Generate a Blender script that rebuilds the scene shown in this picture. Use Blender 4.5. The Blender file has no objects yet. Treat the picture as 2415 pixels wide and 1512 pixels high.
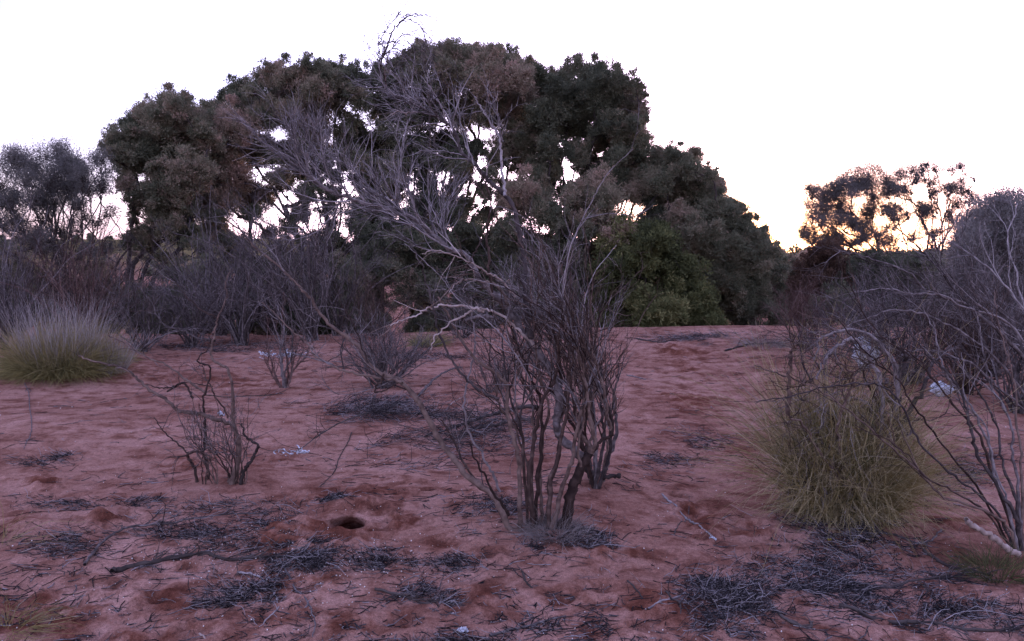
import bpy, math
import numpy as np
rng = np.random.default_rng(11)
S = bpy.context.scene
COL = S.collection
F = 1895.0                      # focal length in the photograph's working units (2415 wide)
CX, CY = 1207.5, 756.0
CAM = np.array([0.0, 0.0, 1.55])
PITCH = math.atan(156.0 / F)
FWD = np.array([0.0, math.cos(PITCH), -math.sin(PITCH)])
UP = np.array([0.0, math.sin(PITCH), math.cos(PITCH)])
RIGHT = np.array([1.0, 0.0, 0.0])

# ------------------------------------------------------------------ numbers
def ray(px, py):
    px = np.asarray(px, float); py = np.asarray(py, float)
    return (FWD + ((px - CX) / F)[..., None] * RIGHT + ((CY - py) / F)[..., None] * UP)

def at(px, py, Y):
    """world point seen at photo position px,py and standing Y metres away"""
    d = ray(px, py)
    t = np.asarray(Y, float) / d[..., 1]
    return CAM + d * t[..., None]

def hash2(i, j, s):
    n = (i.astype(np.int64) * 374761393 + j.astype(np.int64) * 668265263 + s * 1442695041) & 0xffffffff
    n = ((n ^ (n >> 13)) * 1274126177) & 0xffffffff
    return ((n ^ (n >> 16)) & 0xffff) / 65535.0

def vnoise(x, y, s=0):
    i = np.floor(x); j = np.floor(y)
    fx = x - i; fy = y - j
    fx = fx * fx * fx * (fx * (fx * 6 - 15) + 10); fy = fy * fy * fy * (fy * (fy * 6 - 15) + 10)
    a = hash2(i, j, s); b = hash2(i + 1, j, s); c = hash2(i, j + 1, s); d = hash2(i + 1, j + 1, s)
    return (a + (b - a) * fx) * (1 - fy) + (c + (d - c) * fx) * fy - 0.5

def sstep(a, b, x):
    t = np.clip((x - a) / (b - a), 0, 1)
    return t * t * (3 - 2 * t)

def norm(v):
    return v / np.maximum(np.linalg.norm(v, axis=-1, keepdims=True), 1e-9)

def flat(px, py):
    d = ray(px, py); t = -CAM[2] / d[..., 2]
    return CAM + d * t[..., None]

# patches of the ground, given where the photograph shows them: (x, y, half width, half height, amount)
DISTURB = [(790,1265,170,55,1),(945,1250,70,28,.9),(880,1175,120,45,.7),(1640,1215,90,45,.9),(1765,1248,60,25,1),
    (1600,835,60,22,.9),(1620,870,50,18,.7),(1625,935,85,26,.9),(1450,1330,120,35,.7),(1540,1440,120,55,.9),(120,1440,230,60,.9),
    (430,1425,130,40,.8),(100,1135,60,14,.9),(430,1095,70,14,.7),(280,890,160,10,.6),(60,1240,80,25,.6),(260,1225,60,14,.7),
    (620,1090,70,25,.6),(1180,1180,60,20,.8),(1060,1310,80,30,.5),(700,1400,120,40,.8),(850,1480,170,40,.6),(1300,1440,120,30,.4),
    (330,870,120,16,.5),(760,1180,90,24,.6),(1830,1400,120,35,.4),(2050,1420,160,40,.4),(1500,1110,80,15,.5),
    (560,895,160,14,.6),(900,960,120,18,.5),(1700,1040,100,18,.4),(2230,1230,90,25,.5),(350,1350,120,20,.6),(200,1500,400,50,.75),(700,1480,260,40,.7),(1150,1430,200,40,.5),(1500,1500,200,40,.6),(2000,1500,300,40,.6),(2250,1400,160,30,.5),(720,1290,150,50,1)]  # the wide patches along the near edge darken the foreground as a whole
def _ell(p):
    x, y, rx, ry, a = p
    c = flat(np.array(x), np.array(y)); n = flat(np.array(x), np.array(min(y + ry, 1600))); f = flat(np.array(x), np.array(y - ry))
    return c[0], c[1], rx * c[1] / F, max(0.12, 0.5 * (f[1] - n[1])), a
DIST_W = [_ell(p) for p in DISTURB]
HOLE = flat(np.array(812.0), np.array(1252.0))
MOUNDS = [(*flat(np.array(1270.), np.array(1245.))[:2], 0.5, 0.07), (*flat(np.array(1990.), np.array(1215.))[:2], 0.65, 0.09),
          (*flat(np.array(100.), np.array(890.))[:2], 1.0, 0.10), (*flat(np.array(550.), np.array(1135.))[:2], 0.35, 0.05),
          (*flat(np.array(1410.), np.array(1130.))[:2], 0.35, 0.05), (*flat(np.array(2400.), np.array(1300.))[:2], 0.4, 0.06)]
_r = np.random.default_rng(5)
PRINTS = []
for (cx, cy, rx, ry, a) in DIST_W:
    for k in range(int(8 + 60 * min(1.2, rx * ry))):
        PRINTS.append((cx + _r.normal() * rx * .6, cy + _r.normal() * ry * .6, _r.uniform(.025, .075), _r.uniform(-.045, .015) * a))
for k in range(320):
    PRINTS.append((_r.uniform(-4.5, 4.5), _r.uniform(2.9, 13), _r.uniform(.03, .08), _r.uniform(-.02, .006)))
PRINTS = np.array(PRINTS)

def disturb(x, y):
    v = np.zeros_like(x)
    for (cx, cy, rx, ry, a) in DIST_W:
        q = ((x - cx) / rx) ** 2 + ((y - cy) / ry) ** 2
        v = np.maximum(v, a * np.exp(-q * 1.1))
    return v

def burrow(x, y):
    q = ((x - HOLE[0]) / .088) ** 2 + ((y - HOLE[1]) / .125) ** 2
    return .50 * np.exp(-q ** 3)

def height(x, y, detail=True):
    x = np.asarray(x, float); y = np.asarray(y, float)
    z = 0.16 * np.exp(-((y - 14.6) / 3.0) ** 2) * sstep(-4, 2, x) + .03 * np.exp(-((y - 14.0) / 2.5) ** 2)
    z = z - 0.95 * sstep(14.6, 20.5, y)
    z = z + 0.95 * sstep(60, 220, y)
    z = z + 5.2 * np.exp(-((y - 185) / 45) ** 2) * sstep(10, -60, x)          # old dune on the left
    z = z + 0.8 * vnoise(x / 40, y / 40, 3) * sstep(40, 120, y)
    near = 1 - sstep(14, 26, y)
    z = z + near * (0.13 * vnoise(x / 2.3, y / 2.3, 1) + 0.036 * vnoise(x / .8, y / .8, 2)) + .12 * (1 - near) * vnoise(x / 4, y / 4, 1)
    for (mx, my, r, h) in MOUNDS:
        z = z + h * np.exp(-((x - mx) ** 2 + (y - my) ** 2) / (r * r))
    if detail:
        d = disturb(x, y); tr = .12 + 1.1 * sstep(-.05, .35, vnoise(x / 1.7, y / 1.1, 9)) + d
        z = z + near * (tr * (0.014 + .028 * d) * vnoise(x / .34, y / .22, 4) + tr * (0.012 + .028 * d) * vnoise(x / .12, y / .085, 5) + (.006 + .008 * d) * vnoise(x / .045, y / .035, 6))
        hx, hy = HOLE[0], HOLE[1]
        z = z - burrow(x, y)
        z = z + 0.05 * np.exp(-(((x - hx + .26) / .26) ** 2 + ((y - hy + .22) / .2) ** 2)) + .07 * np.exp(-(((x - hx) / .22) ** 2 + ((y - hy - .34) / .12) ** 2))
    return z

def prints(x, y, z):
    """footprints and scuffs: small dents with a pushed-up rim, added to the vertex grid only"""
    for (cx, cy, r, h) in PRINTS:
        i0, i1 = np.searchsorted(GX, [cx - 3 * r, cx + 3 * r]); j0, j1 = np.searchsorted(GY, [cy - 3 * r, cy + 3 * r])
        if i1 <= i0 or j1 <= j0: continue
        q = ((x[j0:j1, i0:i1] - cx) / r) ** 2 + ((y[j0:j1, i0:i1] - cy) / (r * .8)) ** 2
        z[j0:j1, i0:i1] += h * (np.exp(-q) - .45 * np.exp(-(np.sqrt(q) - 1.5) ** 2 * 3))

def ground(px, py):
    """where the line of sight through px,py meets the sand"""
    px = np.asarray(px, float); py = np.asarray(py, float)
    d = ray(px, py); z = np.zeros(d.shape[:-1])
    for _ in range(10):
        t = (z - CAM[2]) / np.minimum(d[..., 2], -1e-3)
        p = CAM + d * t[..., None]
        z = 0.5 * z + 0.5 * height(p[..., 0], p[..., 1], False)
    p[..., 2] = height(p[..., 0], p[..., 1])
    return p
def onground(x, y):
    return np.array([x, y, float(height(np.array([x]), np.array([y]))[0])])

# ------------------------------------------------------------------ nodes
def material(name):
    m = bpy.data.materials.new(name); m.use_nodes = True
    nt = m.node_tree; nt.nodes.clear()
    out = nt.nodes.new('ShaderNodeOutputMaterial')
    def N(kind, **kw):
        n = nt.nodes.new('ShaderNode' + kind)
        for k, v in kw.items():
            if k.startswith('i_'): n.inputs[k[2:].replace('_', ' ')].default_value = v
            else: setattr(n, k, v)
        return n
    L = lambda a, b: nt.links.new(a, b)
    return m, N, L, out
def ramp(N, stops):
    r = N('ValToRGB'); e = r.color_ramp.elements
    while len(e) < len(stops): e.new(0.5)
    for k, (p, c) in enumerate(stops):
        e[k].position = p; e[k].color = (*c, 1)
    return r
def wood(name, dark, mid, pale, scale=30, rough=.85):
    m, N, L, out = material(name)
    tc = N('TexCoord'); a = N('Attribute', attribute_name='tone')
    n1 = N('TexNoise'); n1.inputs['Scale'].default_value = scale; n1.inputs['Detail'].default_value = 6
    L(tc.outputs['Object'], n1.inputs['Vector'])
    ad = N('Math', operation='ADD'); L(n1.outputs['Fac'], ad.inputs[0])
    sb = N('Math', operation='MULTIPLY_ADD'); L(a.outputs['Fac'], sb.inputs[0]); sb.inputs[1].default_value = .7; sb.inputs[2].default_value = -.35
    L(sb.outputs[0], ad.inputs[1])
    r = ramp(N, [(.22, dark), (.5, mid), (.82, pale)]); L(ad.outputs[0], r.inputs['Fac'])
    b = N('BsdfPrincipled'); L(r.outputs['Color'], b.inputs['Base Color']); b.inputs['Roughness'].default_value = rough
    b.inputs['Specular IOR Level'].default_value = .06
    bp = N('Bump'); bp.inputs['Strength'].default_value = .5; bp.inputs['Distance'].default_value = .004; L(n1.outputs['Fac'], bp.inputs['Height'])
    L(bp.outputs['Normal'], b.inputs['Normal'])
    L(b.outputs[0], out.inputs['Surface'])
    return m
def leafmat(name, stops, trans=.25, scale=9):
    m, N, L, out = material(name)
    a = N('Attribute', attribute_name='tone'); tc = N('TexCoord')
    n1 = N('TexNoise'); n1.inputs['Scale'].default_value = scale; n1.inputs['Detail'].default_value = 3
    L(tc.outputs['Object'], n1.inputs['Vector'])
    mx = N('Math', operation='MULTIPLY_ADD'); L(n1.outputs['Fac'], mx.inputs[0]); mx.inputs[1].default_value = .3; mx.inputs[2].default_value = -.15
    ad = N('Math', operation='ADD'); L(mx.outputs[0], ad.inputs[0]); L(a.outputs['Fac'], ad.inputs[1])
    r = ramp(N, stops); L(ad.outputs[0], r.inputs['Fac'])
    b = N('BsdfPrincipled'); L(r.outputs['Color'], b.inputs['Base Color']); b.inputs['Roughness'].default_value = .7
    b.inputs['Specular IOR Level'].default_value = .08
    t = N('BsdfTranslucent'); L(r.outputs['Color'], t.inputs['Color'])
    s = N('MixShader'); s.inputs[0].default_value = trans
    L(b.outputs[0], s.inputs[1]); L(t.outputs[0], s.inputs[2]); L(s.outputs[0], out.inputs['Surface'])
    return m

# ------------------------------------------------------------------ mesh gathering
class Geo:
    def __init__(self): self.v = []; self.q = []; self.t = []; self.n = 0; self.nl = 0
    def add(self, verts, quads, tone):
        verts = np.asarray(verts, float).reshape(-1, 3); quads = np.asarray(quads).reshape(-1, 4)
        self.v.append(verts); self.q.append(quads + self.n)
        tone = np.asarray(tone, float)
        self.t.append(np.broadcast_to(tone, (len(verts),)) if tone.ndim == 0 else tone.reshape(-1))
        self.n += len(verts); return self
    def tubes(self, P, R, sides=5, tone=.5):
        """P (n,k,3) centre lines, R (n,k) radii"""
        P = np.asarray(P, float); R = np.asarray(R, float)
        if P.ndim == 2: P = P[None]; R = R[None]
        n, k, _ = P.shape
        if n == 0: return self
        T = np.empty_like(P); T[:, 1:-1] = P[:, 2:] - P[:, :-2]; T[:, 0] = P[:, 1] - P[:, 0]; T[:, -1] = P[:, -1] - P[:, -2]
        T = norm(T)
        U = np.empty_like(P)
        mean = norm(P[:, -1] - P[:, 0])
        ref = np.where(np.abs(mean[:, 2:3]) > .8, np.array([[1., 0, 0]]), np.array([[0., 0, 1.]]))
        u = norm(np.cross(T[:, 0], ref)); U[:, 0] = u
        for i in range(1, k):
            u = U[:, i - 1]; u = norm(u - T[:, i] * (u * T[:, i]).sum(-1, keepdims=True)); U[:, i] = u
        V = np.cross(T, U)
        a = np.arange(sides) * 2 * math.pi / sides
        ring = P[:, :, None, :] + R[:, :, None, None] * (np.cos(a)[None, None, :, None] * U[:, :, None, :] + np.sin(a)[None, None, :, None] * V[:, :, None, :])
        idx = np.arange(n * k * sides).reshape(n, k, sides)
        A = idx[:, :-1, :]; B = np.roll(A, -1, 2); D = idx[:, 1:, :]; C = np.roll(D, -1, 2)
        q = np.stack([A, B, C, D], -1)
        tone = np.asarray(tone, float)
        tt = tone if tone.ndim == 0 else np.repeat(tone, k * sides)
        return self.add(ring, q, tt)
    def leaves(self, base, dirs, length, width, tone, fold=.35):
        """diamond leaf blades with a slight droop"""
        n = len(base)
        if n == 0: return self
        dirs = norm(dirs); w = norm(np.cross(dirs, norm(rng.normal(size=(n, 3)))))
        nn = np.cross(w, dirs)
        L_ = np.broadcast_to(np.asarray(length, float), (n,))[:, None]; W_ = np.broadcast_to(np.asarray(width, float), (n,))[:, None]
        mid = base + dirs * L_ * .5 + nn * L_ * .06
        v = np.stack([base, mid + w * W_ * .5, base + dirs * L_, mid - w * W_ * .5], 1)
        return self.add(v, np.arange(4 * n).reshape(n, 4), np.repeat(np.broadcast_to(np.asarray(tone, float), (n,)), 4))
    def blades(self, P, W, tone):
        """grass blades: ribbons along P (n,k,3) with widths W (n,k)"""
        n, k, _ = P.shape
        side = norm(np.cross(P[:, -1] - P[:, 0], rng.normal(size=(n, 3))))
        A = P - side[:, None] * W[:, :, None] * .5; B = P + side[:, None] * W[:, :, None] * .5
        v = np.stack([A, B], 2)
        idx = np.arange(n * k * 2).reshape(n, k, 2)
        q = np.stack([idx[:, :-1, 0], idx[:, :-1, 1], idx[:, 1:, 1], idx[:, 1:, 0]], -1)
        t = np.asarray(tone, float)
        if t.ndim == 1: t = np.repeat(t, 2 * k)
        elif t.ndim == 2: t = np.repeat(t.reshape(-1), 2)
        return self.add(v, q, t)
    def build(self, name, mat, parent=None, origin=None, smooth=True):
        v = np.concatenate(self.v); q = np.concatenate(self.q); t = np.concatenate(self.t)
        o0 = np.zeros(3)
        if parent is not None: o0 = np.array(parent['_o'])
        elif origin is not None: o0 = np.asarray(origin, float)
        me = bpy.data.meshes.new(name)
        me.vertices.add(len(v)); me.vertices.foreach_set('co', (v - o0).astype(np.float32).ravel())
        me.loops.add(q.size); me.loops.foreach_set('vertex_index', q.astype(np.int32).ravel())
        me.polygons.add(len(q)); me.polygons.foreach_set('loop_start', np.arange(0, q.size, 4, dtype=np.int32))
        me.polygons.foreach_set('use_smooth', np.full(len(q), smooth))
        at_ = me.attributes.new('tone', 'FLOAT', 'POINT'); at_.data.foreach_set('value', t.astype(np.float32))
        me.update(calc_edges=True)
        me.materials.append(mat)
        o = bpy.data.objects.new(name, me); COL.objects.link(o)
        if parent is not None:
            o.parent = parent; o['_o'] = [0.0, 0.0, 0.0]; o['_o'] = list(map(float, o0))
        else:
            o.location = o0; o['_o'] = list(map(float, o0))
        return o

def thing(name, label, cat, loc, group=None):
    o = bpy.data.objects.new(name, None); COL.objects.link(o)
    o.location = [float(c) for c in loc]; o['_o'] = [float(c) for c in loc]
    o.empty_display_size = .2
    return tag(o, label, cat, group)
def tag(o, label, cat, group=None, kind=None):
    if label: o['label'] = label
    if cat: o['category'] = cat
    if group: o['group'] = group
    if kind: o['kind'] = kind
    return o

# ------------------------------------------------------------------ growth
def grow(P0, D0, L, k, wig=.25, bias=(0, 0, 0), R=None):
    """wandering shoots from many points at once -> (n,k,3)"""
    n = len(P0); D = norm(np.asarray(D0, float)); P = np.empty((n, k, 3)); P[:, 0] = P0
    step = (np.asarray(L, float) / (k - 1))
    step = np.broadcast_to(step, (n,))
    b = np.asarray(bias, float); cur = rng.normal(size=(n, 3)) * wig * .4
    for i in range(1, k):
        D = norm(D + rng.normal(size=(n, 3)) * wig + b + cur)
        P[:, i] = P[:, i - 1] + D * step[:, None]
    return P
def shoots(P, R, m, t0=.15, ang=.6, t1=1.0):
    """m start points and headings on each line of P"""
    n, k, _ = P.shape
    t = rng.uniform(t0, t1, size=(n, m)) * (k - 1.001)
    i = t.astype(int); f = (t - i)[..., None]
    r = np.arange(n)[:, None]
    base = P[r, i] * (1 - f) + P[r, i + 1] * f
    rad = R[r, i] * (1 - f[..., 0]) + R[r, i + 1] * f[..., 0]
    T = norm(P[r, i + 1] - P[r, i])
    side = norm(np.cross(T, rng.normal(size=(n, m, 3))))
    a = rng.normal(1, .3, size=(n, m, 1)) * ang
    D = T * np.cos(a) + side * np.sin(a)
    return base.reshape(-1, 3), D.reshape(-1, 3), rad.reshape(-1), (t / (k - 1)).reshape(-1)
def taper(n, k, r0, r1=.25, p=1.0):
    s = np.linspace(0, 1, k)[None] ** p
    r0 = np.broadcast_to(np.asarray(r0, float), (n,))
    return r0[:, None] * (1 - s * (1 - r1))
def smooth_path(pts, per=5, jit=0.0):
    """catmull-rom through points"""
    p = np.asarray(pts, float)
    if len(p) == 2: p = np.stack([p[0], (p[0] + p[1]) / 2, p[1]])
    q = np.concatenate([[2 * p[0] - p[1]], p, [2 * p[-1] - p[-2]]])
    out = []
    for i in range(1, len(q) - 2):
        a, b, c, d = q[i - 1], q[i], q[i + 1], q[i + 2]
        for s in np.arange(per) / per:
            out.append(.5 * (2 * b + (c - a) * s + (2 * a - 5 * b + 4 * c - d) * s * s + (3 * b - a - 3 * c + d) * s ** 3))
    out.append(p[-1]); out = np.array(out)
    if jit:
        j = rng.normal(size=out.shape) * jit; j[0] = 0; out = out + j
    return out
# ------------------------------------------------------------------ world, sun, camera
SUN_EL, SUN_AZ = math.radians(1.5), math.radians(18.5)
w = bpy.data.worlds.new('World'); S.world = w; w.use_nodes = True
nt = w.node_tree; nt.nodes.clear()
sky = nt.nodes.new('ShaderNodeTexSky'); sky.sky_type = 'NISHITA'; sky.sun_disc = False
sky.sun_elevation = SUN_EL; sky.sun_rotation = SUN_AZ
sky.air_density = 1.0; sky.dust_density = 1.2; sky.ozone_density = 2.0
def wn(kind, **kw):
    n = nt.nodes.new('ShaderNode' + kind)
    for k, v in kw.items(): setattr(n, k, v)
    return n
wl = nt.links.new
hs = wn('HueSaturation'); hs.inputs['Saturation'].default_value = .50; wl(sky.outputs[0], hs.inputs['Color'])
gm = wn('Gamma'); gm.inputs['Gamma'].default_value = .9; wl(hs.outputs[0], gm.inputs['Color'])
tint = wn('Mix', data_type='RGBA', blend_type='MULTIPLY'); tint.inputs['Factor'].default_value = 1
tint.inputs['B'].default_value = (.95, .84, 1.31, 1); wl(gm.outputs[0], tint.inputs['A'])
# warm afterglow low in the sky round the place where the sun went down
tc = wn('TexCoord'); dt = wn('VectorMath', operation='DOT_PRODUCT'); wl(tc.outputs['Generated'], dt.inputs[0])
dt.inputs[1].default_value = (math.sin(SUN_AZ), math.cos(SUN_AZ), -.02)
mr = wn('MapRange', interpolation_type='SMOOTHSTEP'); wl(dt.outputs['Value'], mr.inputs['Value']); mr.inputs['From Min'].default_value = .955; mr.inputs['From Max'].default_value = 1.0
sx = wn('SeparateXYZ'); wl(tc.outputs['Generated'], sx.inputs[0])
mz = wn('MapRange', interpolation_type='SMOOTHSTEP'); wl(sx.outputs['Z'], mz.inputs['Value']); mz.inputs['From Min'].default_value = .20; mz.inputs['From Max'].default_value = 0.0
pr = wn('Math', operation='MULTIPLY'); wl(mr.outputs[0], pr.inputs[0]); wl(mz.outputs[0], pr.inputs[1])
glow = wn('Mix', data_type='RGBA', blend_type='MULTIPLY'); wl(pr.outputs[0], glow.inputs['Factor']); wl(tint.outputs['Result'], glow.inputs['A']); glow.inputs['B'].default_value = (1.0, .70, .24, 1)
# faint uneven veil of high cloud
cn = wn('TexNoise'); cn.inputs['Scale'].default_value = 2.2; cn.inputs['Detail'].default_value = 5
cm = wn('Mapping'); cm.inputs['Scale'].default_value = (1, 1, 3); wl(tc.outputs['Generated'], cm.inputs['Vector']); wl(cm.outputs[0], cn.inputs['Vector'])
cr = wn('MapRange'); wl(cn.outputs['Fac'], cr.inputs['Value']); cr.inputs['To Min'].default_value = .9; cr.inputs['To Max'].default_value = 1.1
away = wn('ValToRGB'); away.color_ramp.interpolation = 'EASE'; wl(dt.outputs['Value'], away.inputs['Fac'])
el = away.color_ramp.elements                                     # the sky dims away from the afterglow and evens out overhead
for k_, (p_, v_) in enumerate([(.25, 1), (.58, .47), (.66, .52), (.86, 1)]):
    if k_ > 1: el.new(.9 + .01 * k_)
for k_, (p_, v_) in enumerate([(.25, 1), (.58, .47), (.66, .52), (.86, 1)]):
    el[k_].position = p_; el[k_].color = (v_, v_, v_, 1)
am = wn('Math', operation='MULTIPLY'); wl(away.outputs['Color'], am.inputs[0]); wl(cr.outputs[0], am.inputs[1])
cmul = wn('Mix', data_type='RGBA', blend_type='MULTIPLY'); cmul.inputs['Factor'].default_value = 1; wl(glow.outputs['Result'], cmul.inputs['A']); wl(am.outputs[0], cmul.inputs['B'])
bg = wn('Background'); bg.inputs['Strength'].default_value = .15
wo = wn('OutputWorld'); wl(cmul.outputs['Result'], bg.inputs[0]); wl(bg.outputs[0], wo.inputs[0])
sl = bpy.data.lights.new('sun', 'SUN'); sl.energy = .05; sl.angle = math.radians(3); sl.color = (1, .72, .5)
so = bpy.data.objects.new('sun', sl); COL.objects.link(so)
so.rotation_euler = (math.radians(90) - SUN_EL, 0, math.pi - SUN_AZ); so.location = (30, 90, 30)
cd = bpy.data.cameras.new('camera'); co = bpy.data.objects.new('camera', cd); COL.objects.link(co)
cd.sensor_width = 36; cd.lens = 36 * F / 2415; cd.clip_end = 5000; cd.clip_start = .05
co.location = CAM; co.rotation_euler = (math.radians(90) - PITCH, 0, 0)
S.camera = co
S.view_settings.view_transform = 'Standard'; S.view_settings.look = 'None'; S.view_settings.gamma = 1
S.view_settings.exposure = 4.0
S.cycles.max_bounces = 6; S.cycles.diffuse_bounces = 3; S.cycles.transmission_bounces = 3; S.cycles.use_denoising = True

# ------------------------------------------------------------------ ground
def spaced(lo, hi, step, far_lo, far_hi, g=1.12):
    a = list(np.arange(lo, hi, step)); s = step
    while a[-1] < far_hi: s *= g; a.append(a[-1] + s)
    s = step
    while a[0] > far_lo: s *= g; a.insert(0, a[0] - s)
    return np.array(a)
GX = spaced(-4.6, 4.6, .02, -900, 900, 1.06)
GY = np.concatenate([spaced(2.6, 8.0, .02, -60, 8.0, 1.2)[:-1], ])
yy = [GY[-1]]; s = .02
while yy[-1] < 3000:
    s = s * (1.006 if yy[-1] < 24 else 1.07); yy.append(yy[-1] + s)
GY = np.concatenate([GY, np.array(yy[1:])])
xx, yy = np.meshgrid(GX, GY)
zz = height(xx, yy)
prints(xx, yy, zz)
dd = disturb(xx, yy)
hd = sstep(95, 170, yy) * sstep(10, -60, xx) * .9 + sstep(60, 140, yy) * .5
nx_, ny_ = len(GX), len(GY)
idx = np.arange(nx_ * ny_).reshape(ny_, nx_)
gq = np.stack([idx[:-1, :-1], idx[:-1, 1:], idx[1:, 1:], idx[1:, :-1]], -1).reshape(-1, 4)
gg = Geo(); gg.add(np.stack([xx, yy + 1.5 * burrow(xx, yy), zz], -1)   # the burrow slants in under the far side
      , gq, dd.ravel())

m, N, L, out = material('red_sand')
pos = N('NewGeometry')
def noise(sc, det=6, rough=.55, dist=0.0, stretch=None):
    n = N('TexNoise'); n.inputs['Scale'].default_value = sc; n.inputs['Detail'].default_value = det; n.inputs['Roughness'].default_value = rough
    n.inputs['Distortion'].default_value = dist
    if stretch:
        mp = N('Mapping'); mp.inputs['Scale'].default_value = stretch; L(pos.outputs['Position'], mp.inputs['Vector']); L(mp.outputs[0], n.inputs['Vector'])
    else: L(pos.outputs['Position'], n.inputs['Vector'])
    return n
at_d = N('Attribute', attribute_name='tone'); at_h = N('Attribute', attribute_name='scrub')
n_big = noise(.9, 5, .6, .6); n_mid = noise(5, 8, .65, .3); n_fin = noise(60, 4, .7); n_grit = noise(240, 2, .6)
crust = ramp(N, [(.36, (.140, .062, .046)), (.48, (.252, .128, .096)), (.62, (.380, .220, .176))])
mixf = N('Math', operation='MULTIPLY_ADD'); L(n_mid.outputs['Fac'], mixf.inputs[0]); mixf.inputs[1].default_value = .55
mb = N('Math', operation='MULTIPLY'); L(n_big.outputs['Fac'], mb.inputs[0]); mb.inputs[1].default_value = .45; L(mb.outputs[0], mixf.inputs[2])
L(mixf.outputs[0], crust.inputs['Fac'])
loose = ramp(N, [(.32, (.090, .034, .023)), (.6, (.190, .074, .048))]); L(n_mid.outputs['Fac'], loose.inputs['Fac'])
# where the crust is broken the redder sand below shows; the near edge is darkened likewise
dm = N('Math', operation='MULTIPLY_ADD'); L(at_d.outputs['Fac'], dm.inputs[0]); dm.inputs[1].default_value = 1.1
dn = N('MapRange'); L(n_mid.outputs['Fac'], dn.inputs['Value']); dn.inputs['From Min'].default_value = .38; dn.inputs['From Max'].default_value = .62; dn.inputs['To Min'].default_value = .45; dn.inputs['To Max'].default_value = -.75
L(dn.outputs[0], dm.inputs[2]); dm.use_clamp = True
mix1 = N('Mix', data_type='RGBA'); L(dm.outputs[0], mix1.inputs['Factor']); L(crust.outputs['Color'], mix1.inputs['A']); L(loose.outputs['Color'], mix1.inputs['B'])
# fine dark debris mixed in the sand
deb = N('MapRange'); n_deb = noise(26, 8, .75, .2); L(n_deb.outputs['Fac'], deb.inputs['Value'])
deb.inputs['From Min'].default_value = .56; deb.inputs['From Max'].default_value = .68; deb.inputs['To Max'].default_value = .8
mix2 = N('Mix', data_type='RGBA'); L(deb.outputs[0], mix2.inputs['Factor']); L(mix1.outputs['Result'], mix2.inputs['A']); mix2.inputs['B'].default_value = (.062, .036, .033, 1)
gf = N('MapRange'); n_spk = noise(48, 5, .8); L(n_spk.outputs['Fac'], gf.inputs['Value']); gf.inputs['From Min'].default_value = .35; gf.inputs['From Max'].default_value = .65; gf.inputs['To Min'].default_value = .72; gf.inputs['To Max'].default_value = 1.24
mix2b = N('Mix', data_type='RGBA', blend_type='MULTIPLY'); mix2b.inputs['Factor'].default_value = 1; L(mix2.outputs['Result'], mix2b.inputs['A']); L(gf.outputs[0], mix2b.inputs['B'])
gr = N('MapRange'); L(n_grit.outputs['Fac'], gr.inputs['Value']); gr.inputs['From Min'].default_value = .3; gr.inputs['From Max'].default_value = .7; gr.inputs['To Min'].default_value = .66; gr.inputs['To Max'].default_value = 1.3
mul = N('Mix', data_type='RGBA', blend_type='MULTIPLY'); mul.inputs['Factor'].default_value = 1; L(mix2b.outputs['Result'], mul.inputs['A']); L(gr.outputs[0], mul.inputs['B'])
# dry grass on the far dune
gh = ramp(N, [(.35, (.075, .062, .03)), (.6, (.16, .125, .06))]); n_h = noise(.35, 8, .7); L(n_h.outputs['Fac'], gh.inputs['Fac'])
mix3 = N('Mix', data_type='RGBA'); L(at_h.outputs['Fac'], mix3.inputs['Factor']); L(mul.outputs['Result'], mix3.inputs['A']); L(gh.outputs['Color'], mix3.inputs['B'])
b = N('BsdfPrincipled'); L(mix3.outputs['Result'], b.inputs['Base Color']); b.inputs['Roughness'].default_value = .95; b.inputs['Specular IOR Level'].default_value = .0
bp = N('Bump'); bp.inputs['Strength'].default_value = .55; bp.inputs['Distance'].default_value = .02; L(n_fin.outputs['Fac'], bp.inputs['Height'])
bp2 = N('Bump'); bp2.inputs['Strength'].default_value = .5; bp2.inputs['Distance'].default_value = .05; L(n_deb.outputs['Fac'], bp2.inputs['Height']); L(bp.outputs['Normal'], bp2.inputs['Normal'])
L(bp2.outputs['Normal'], b.inputs['Normal']); L(b.outputs[0], out.inputs['Surface'])
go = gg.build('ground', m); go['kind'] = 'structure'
a_ = go.data.attributes.new('scrub', 'FLOAT', 'POINT'); a_.data.foreach_set('value', hd.astype(np.float32).ravel())
# ------------------------------------------------------------------ materials of the plants
BARK = wood('dark_bark', (.028, .022, .020), (.055, .044, .040), (.10, .085, .078), 14)
GREYWOOD = wood('weathered_wood', (.030, .024, .023), (.074, .060, .057), (.20, .172, .168), 26)
BROWNWOOD = wood('brown_dead_wood', (.022, .014, .012), (.052, .034, .028), (.15, .105, .085), 24)
MIDWOOD = wood('silvery_twig', (.062, .053, .053), (.155, .135, .132), (.32, .285, .28), 22)
HEAPWOOD = wood('grey_dead_twig', (.012, .011, .012), (.050, .043, .044), (.25, .225, .225), 40)
PALEWOOD = wood('bleached_wood', (.11, .08, .066), (.23, .175, .148), (.40, .335, .30), 22)
REDSTEM = wood('reddish_dead_stem', (.040, .023, .020), (.090, .054, .046), (.17, .115, .10), 30)
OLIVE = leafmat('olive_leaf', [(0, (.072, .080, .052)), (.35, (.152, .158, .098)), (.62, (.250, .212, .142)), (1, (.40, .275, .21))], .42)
GREEN = leafmat('green_leaf', [(0, (.044, .052, .024)), (.5, (.105, .115, .046)), (1, (.24, .225, .095))], .36)
GREYLEAF = leafmat('grey_leaf', [(0, (.078, .074, .064)), (.5, (.155, .145, .130)), (1, (.26, .24, .22))], .4)
RUST = leafmat('rusty_leaf', [(0, (.045, .028, .020)), (.5, (.10, .062, .042)), (1, (.17, .12, .08))])

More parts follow.
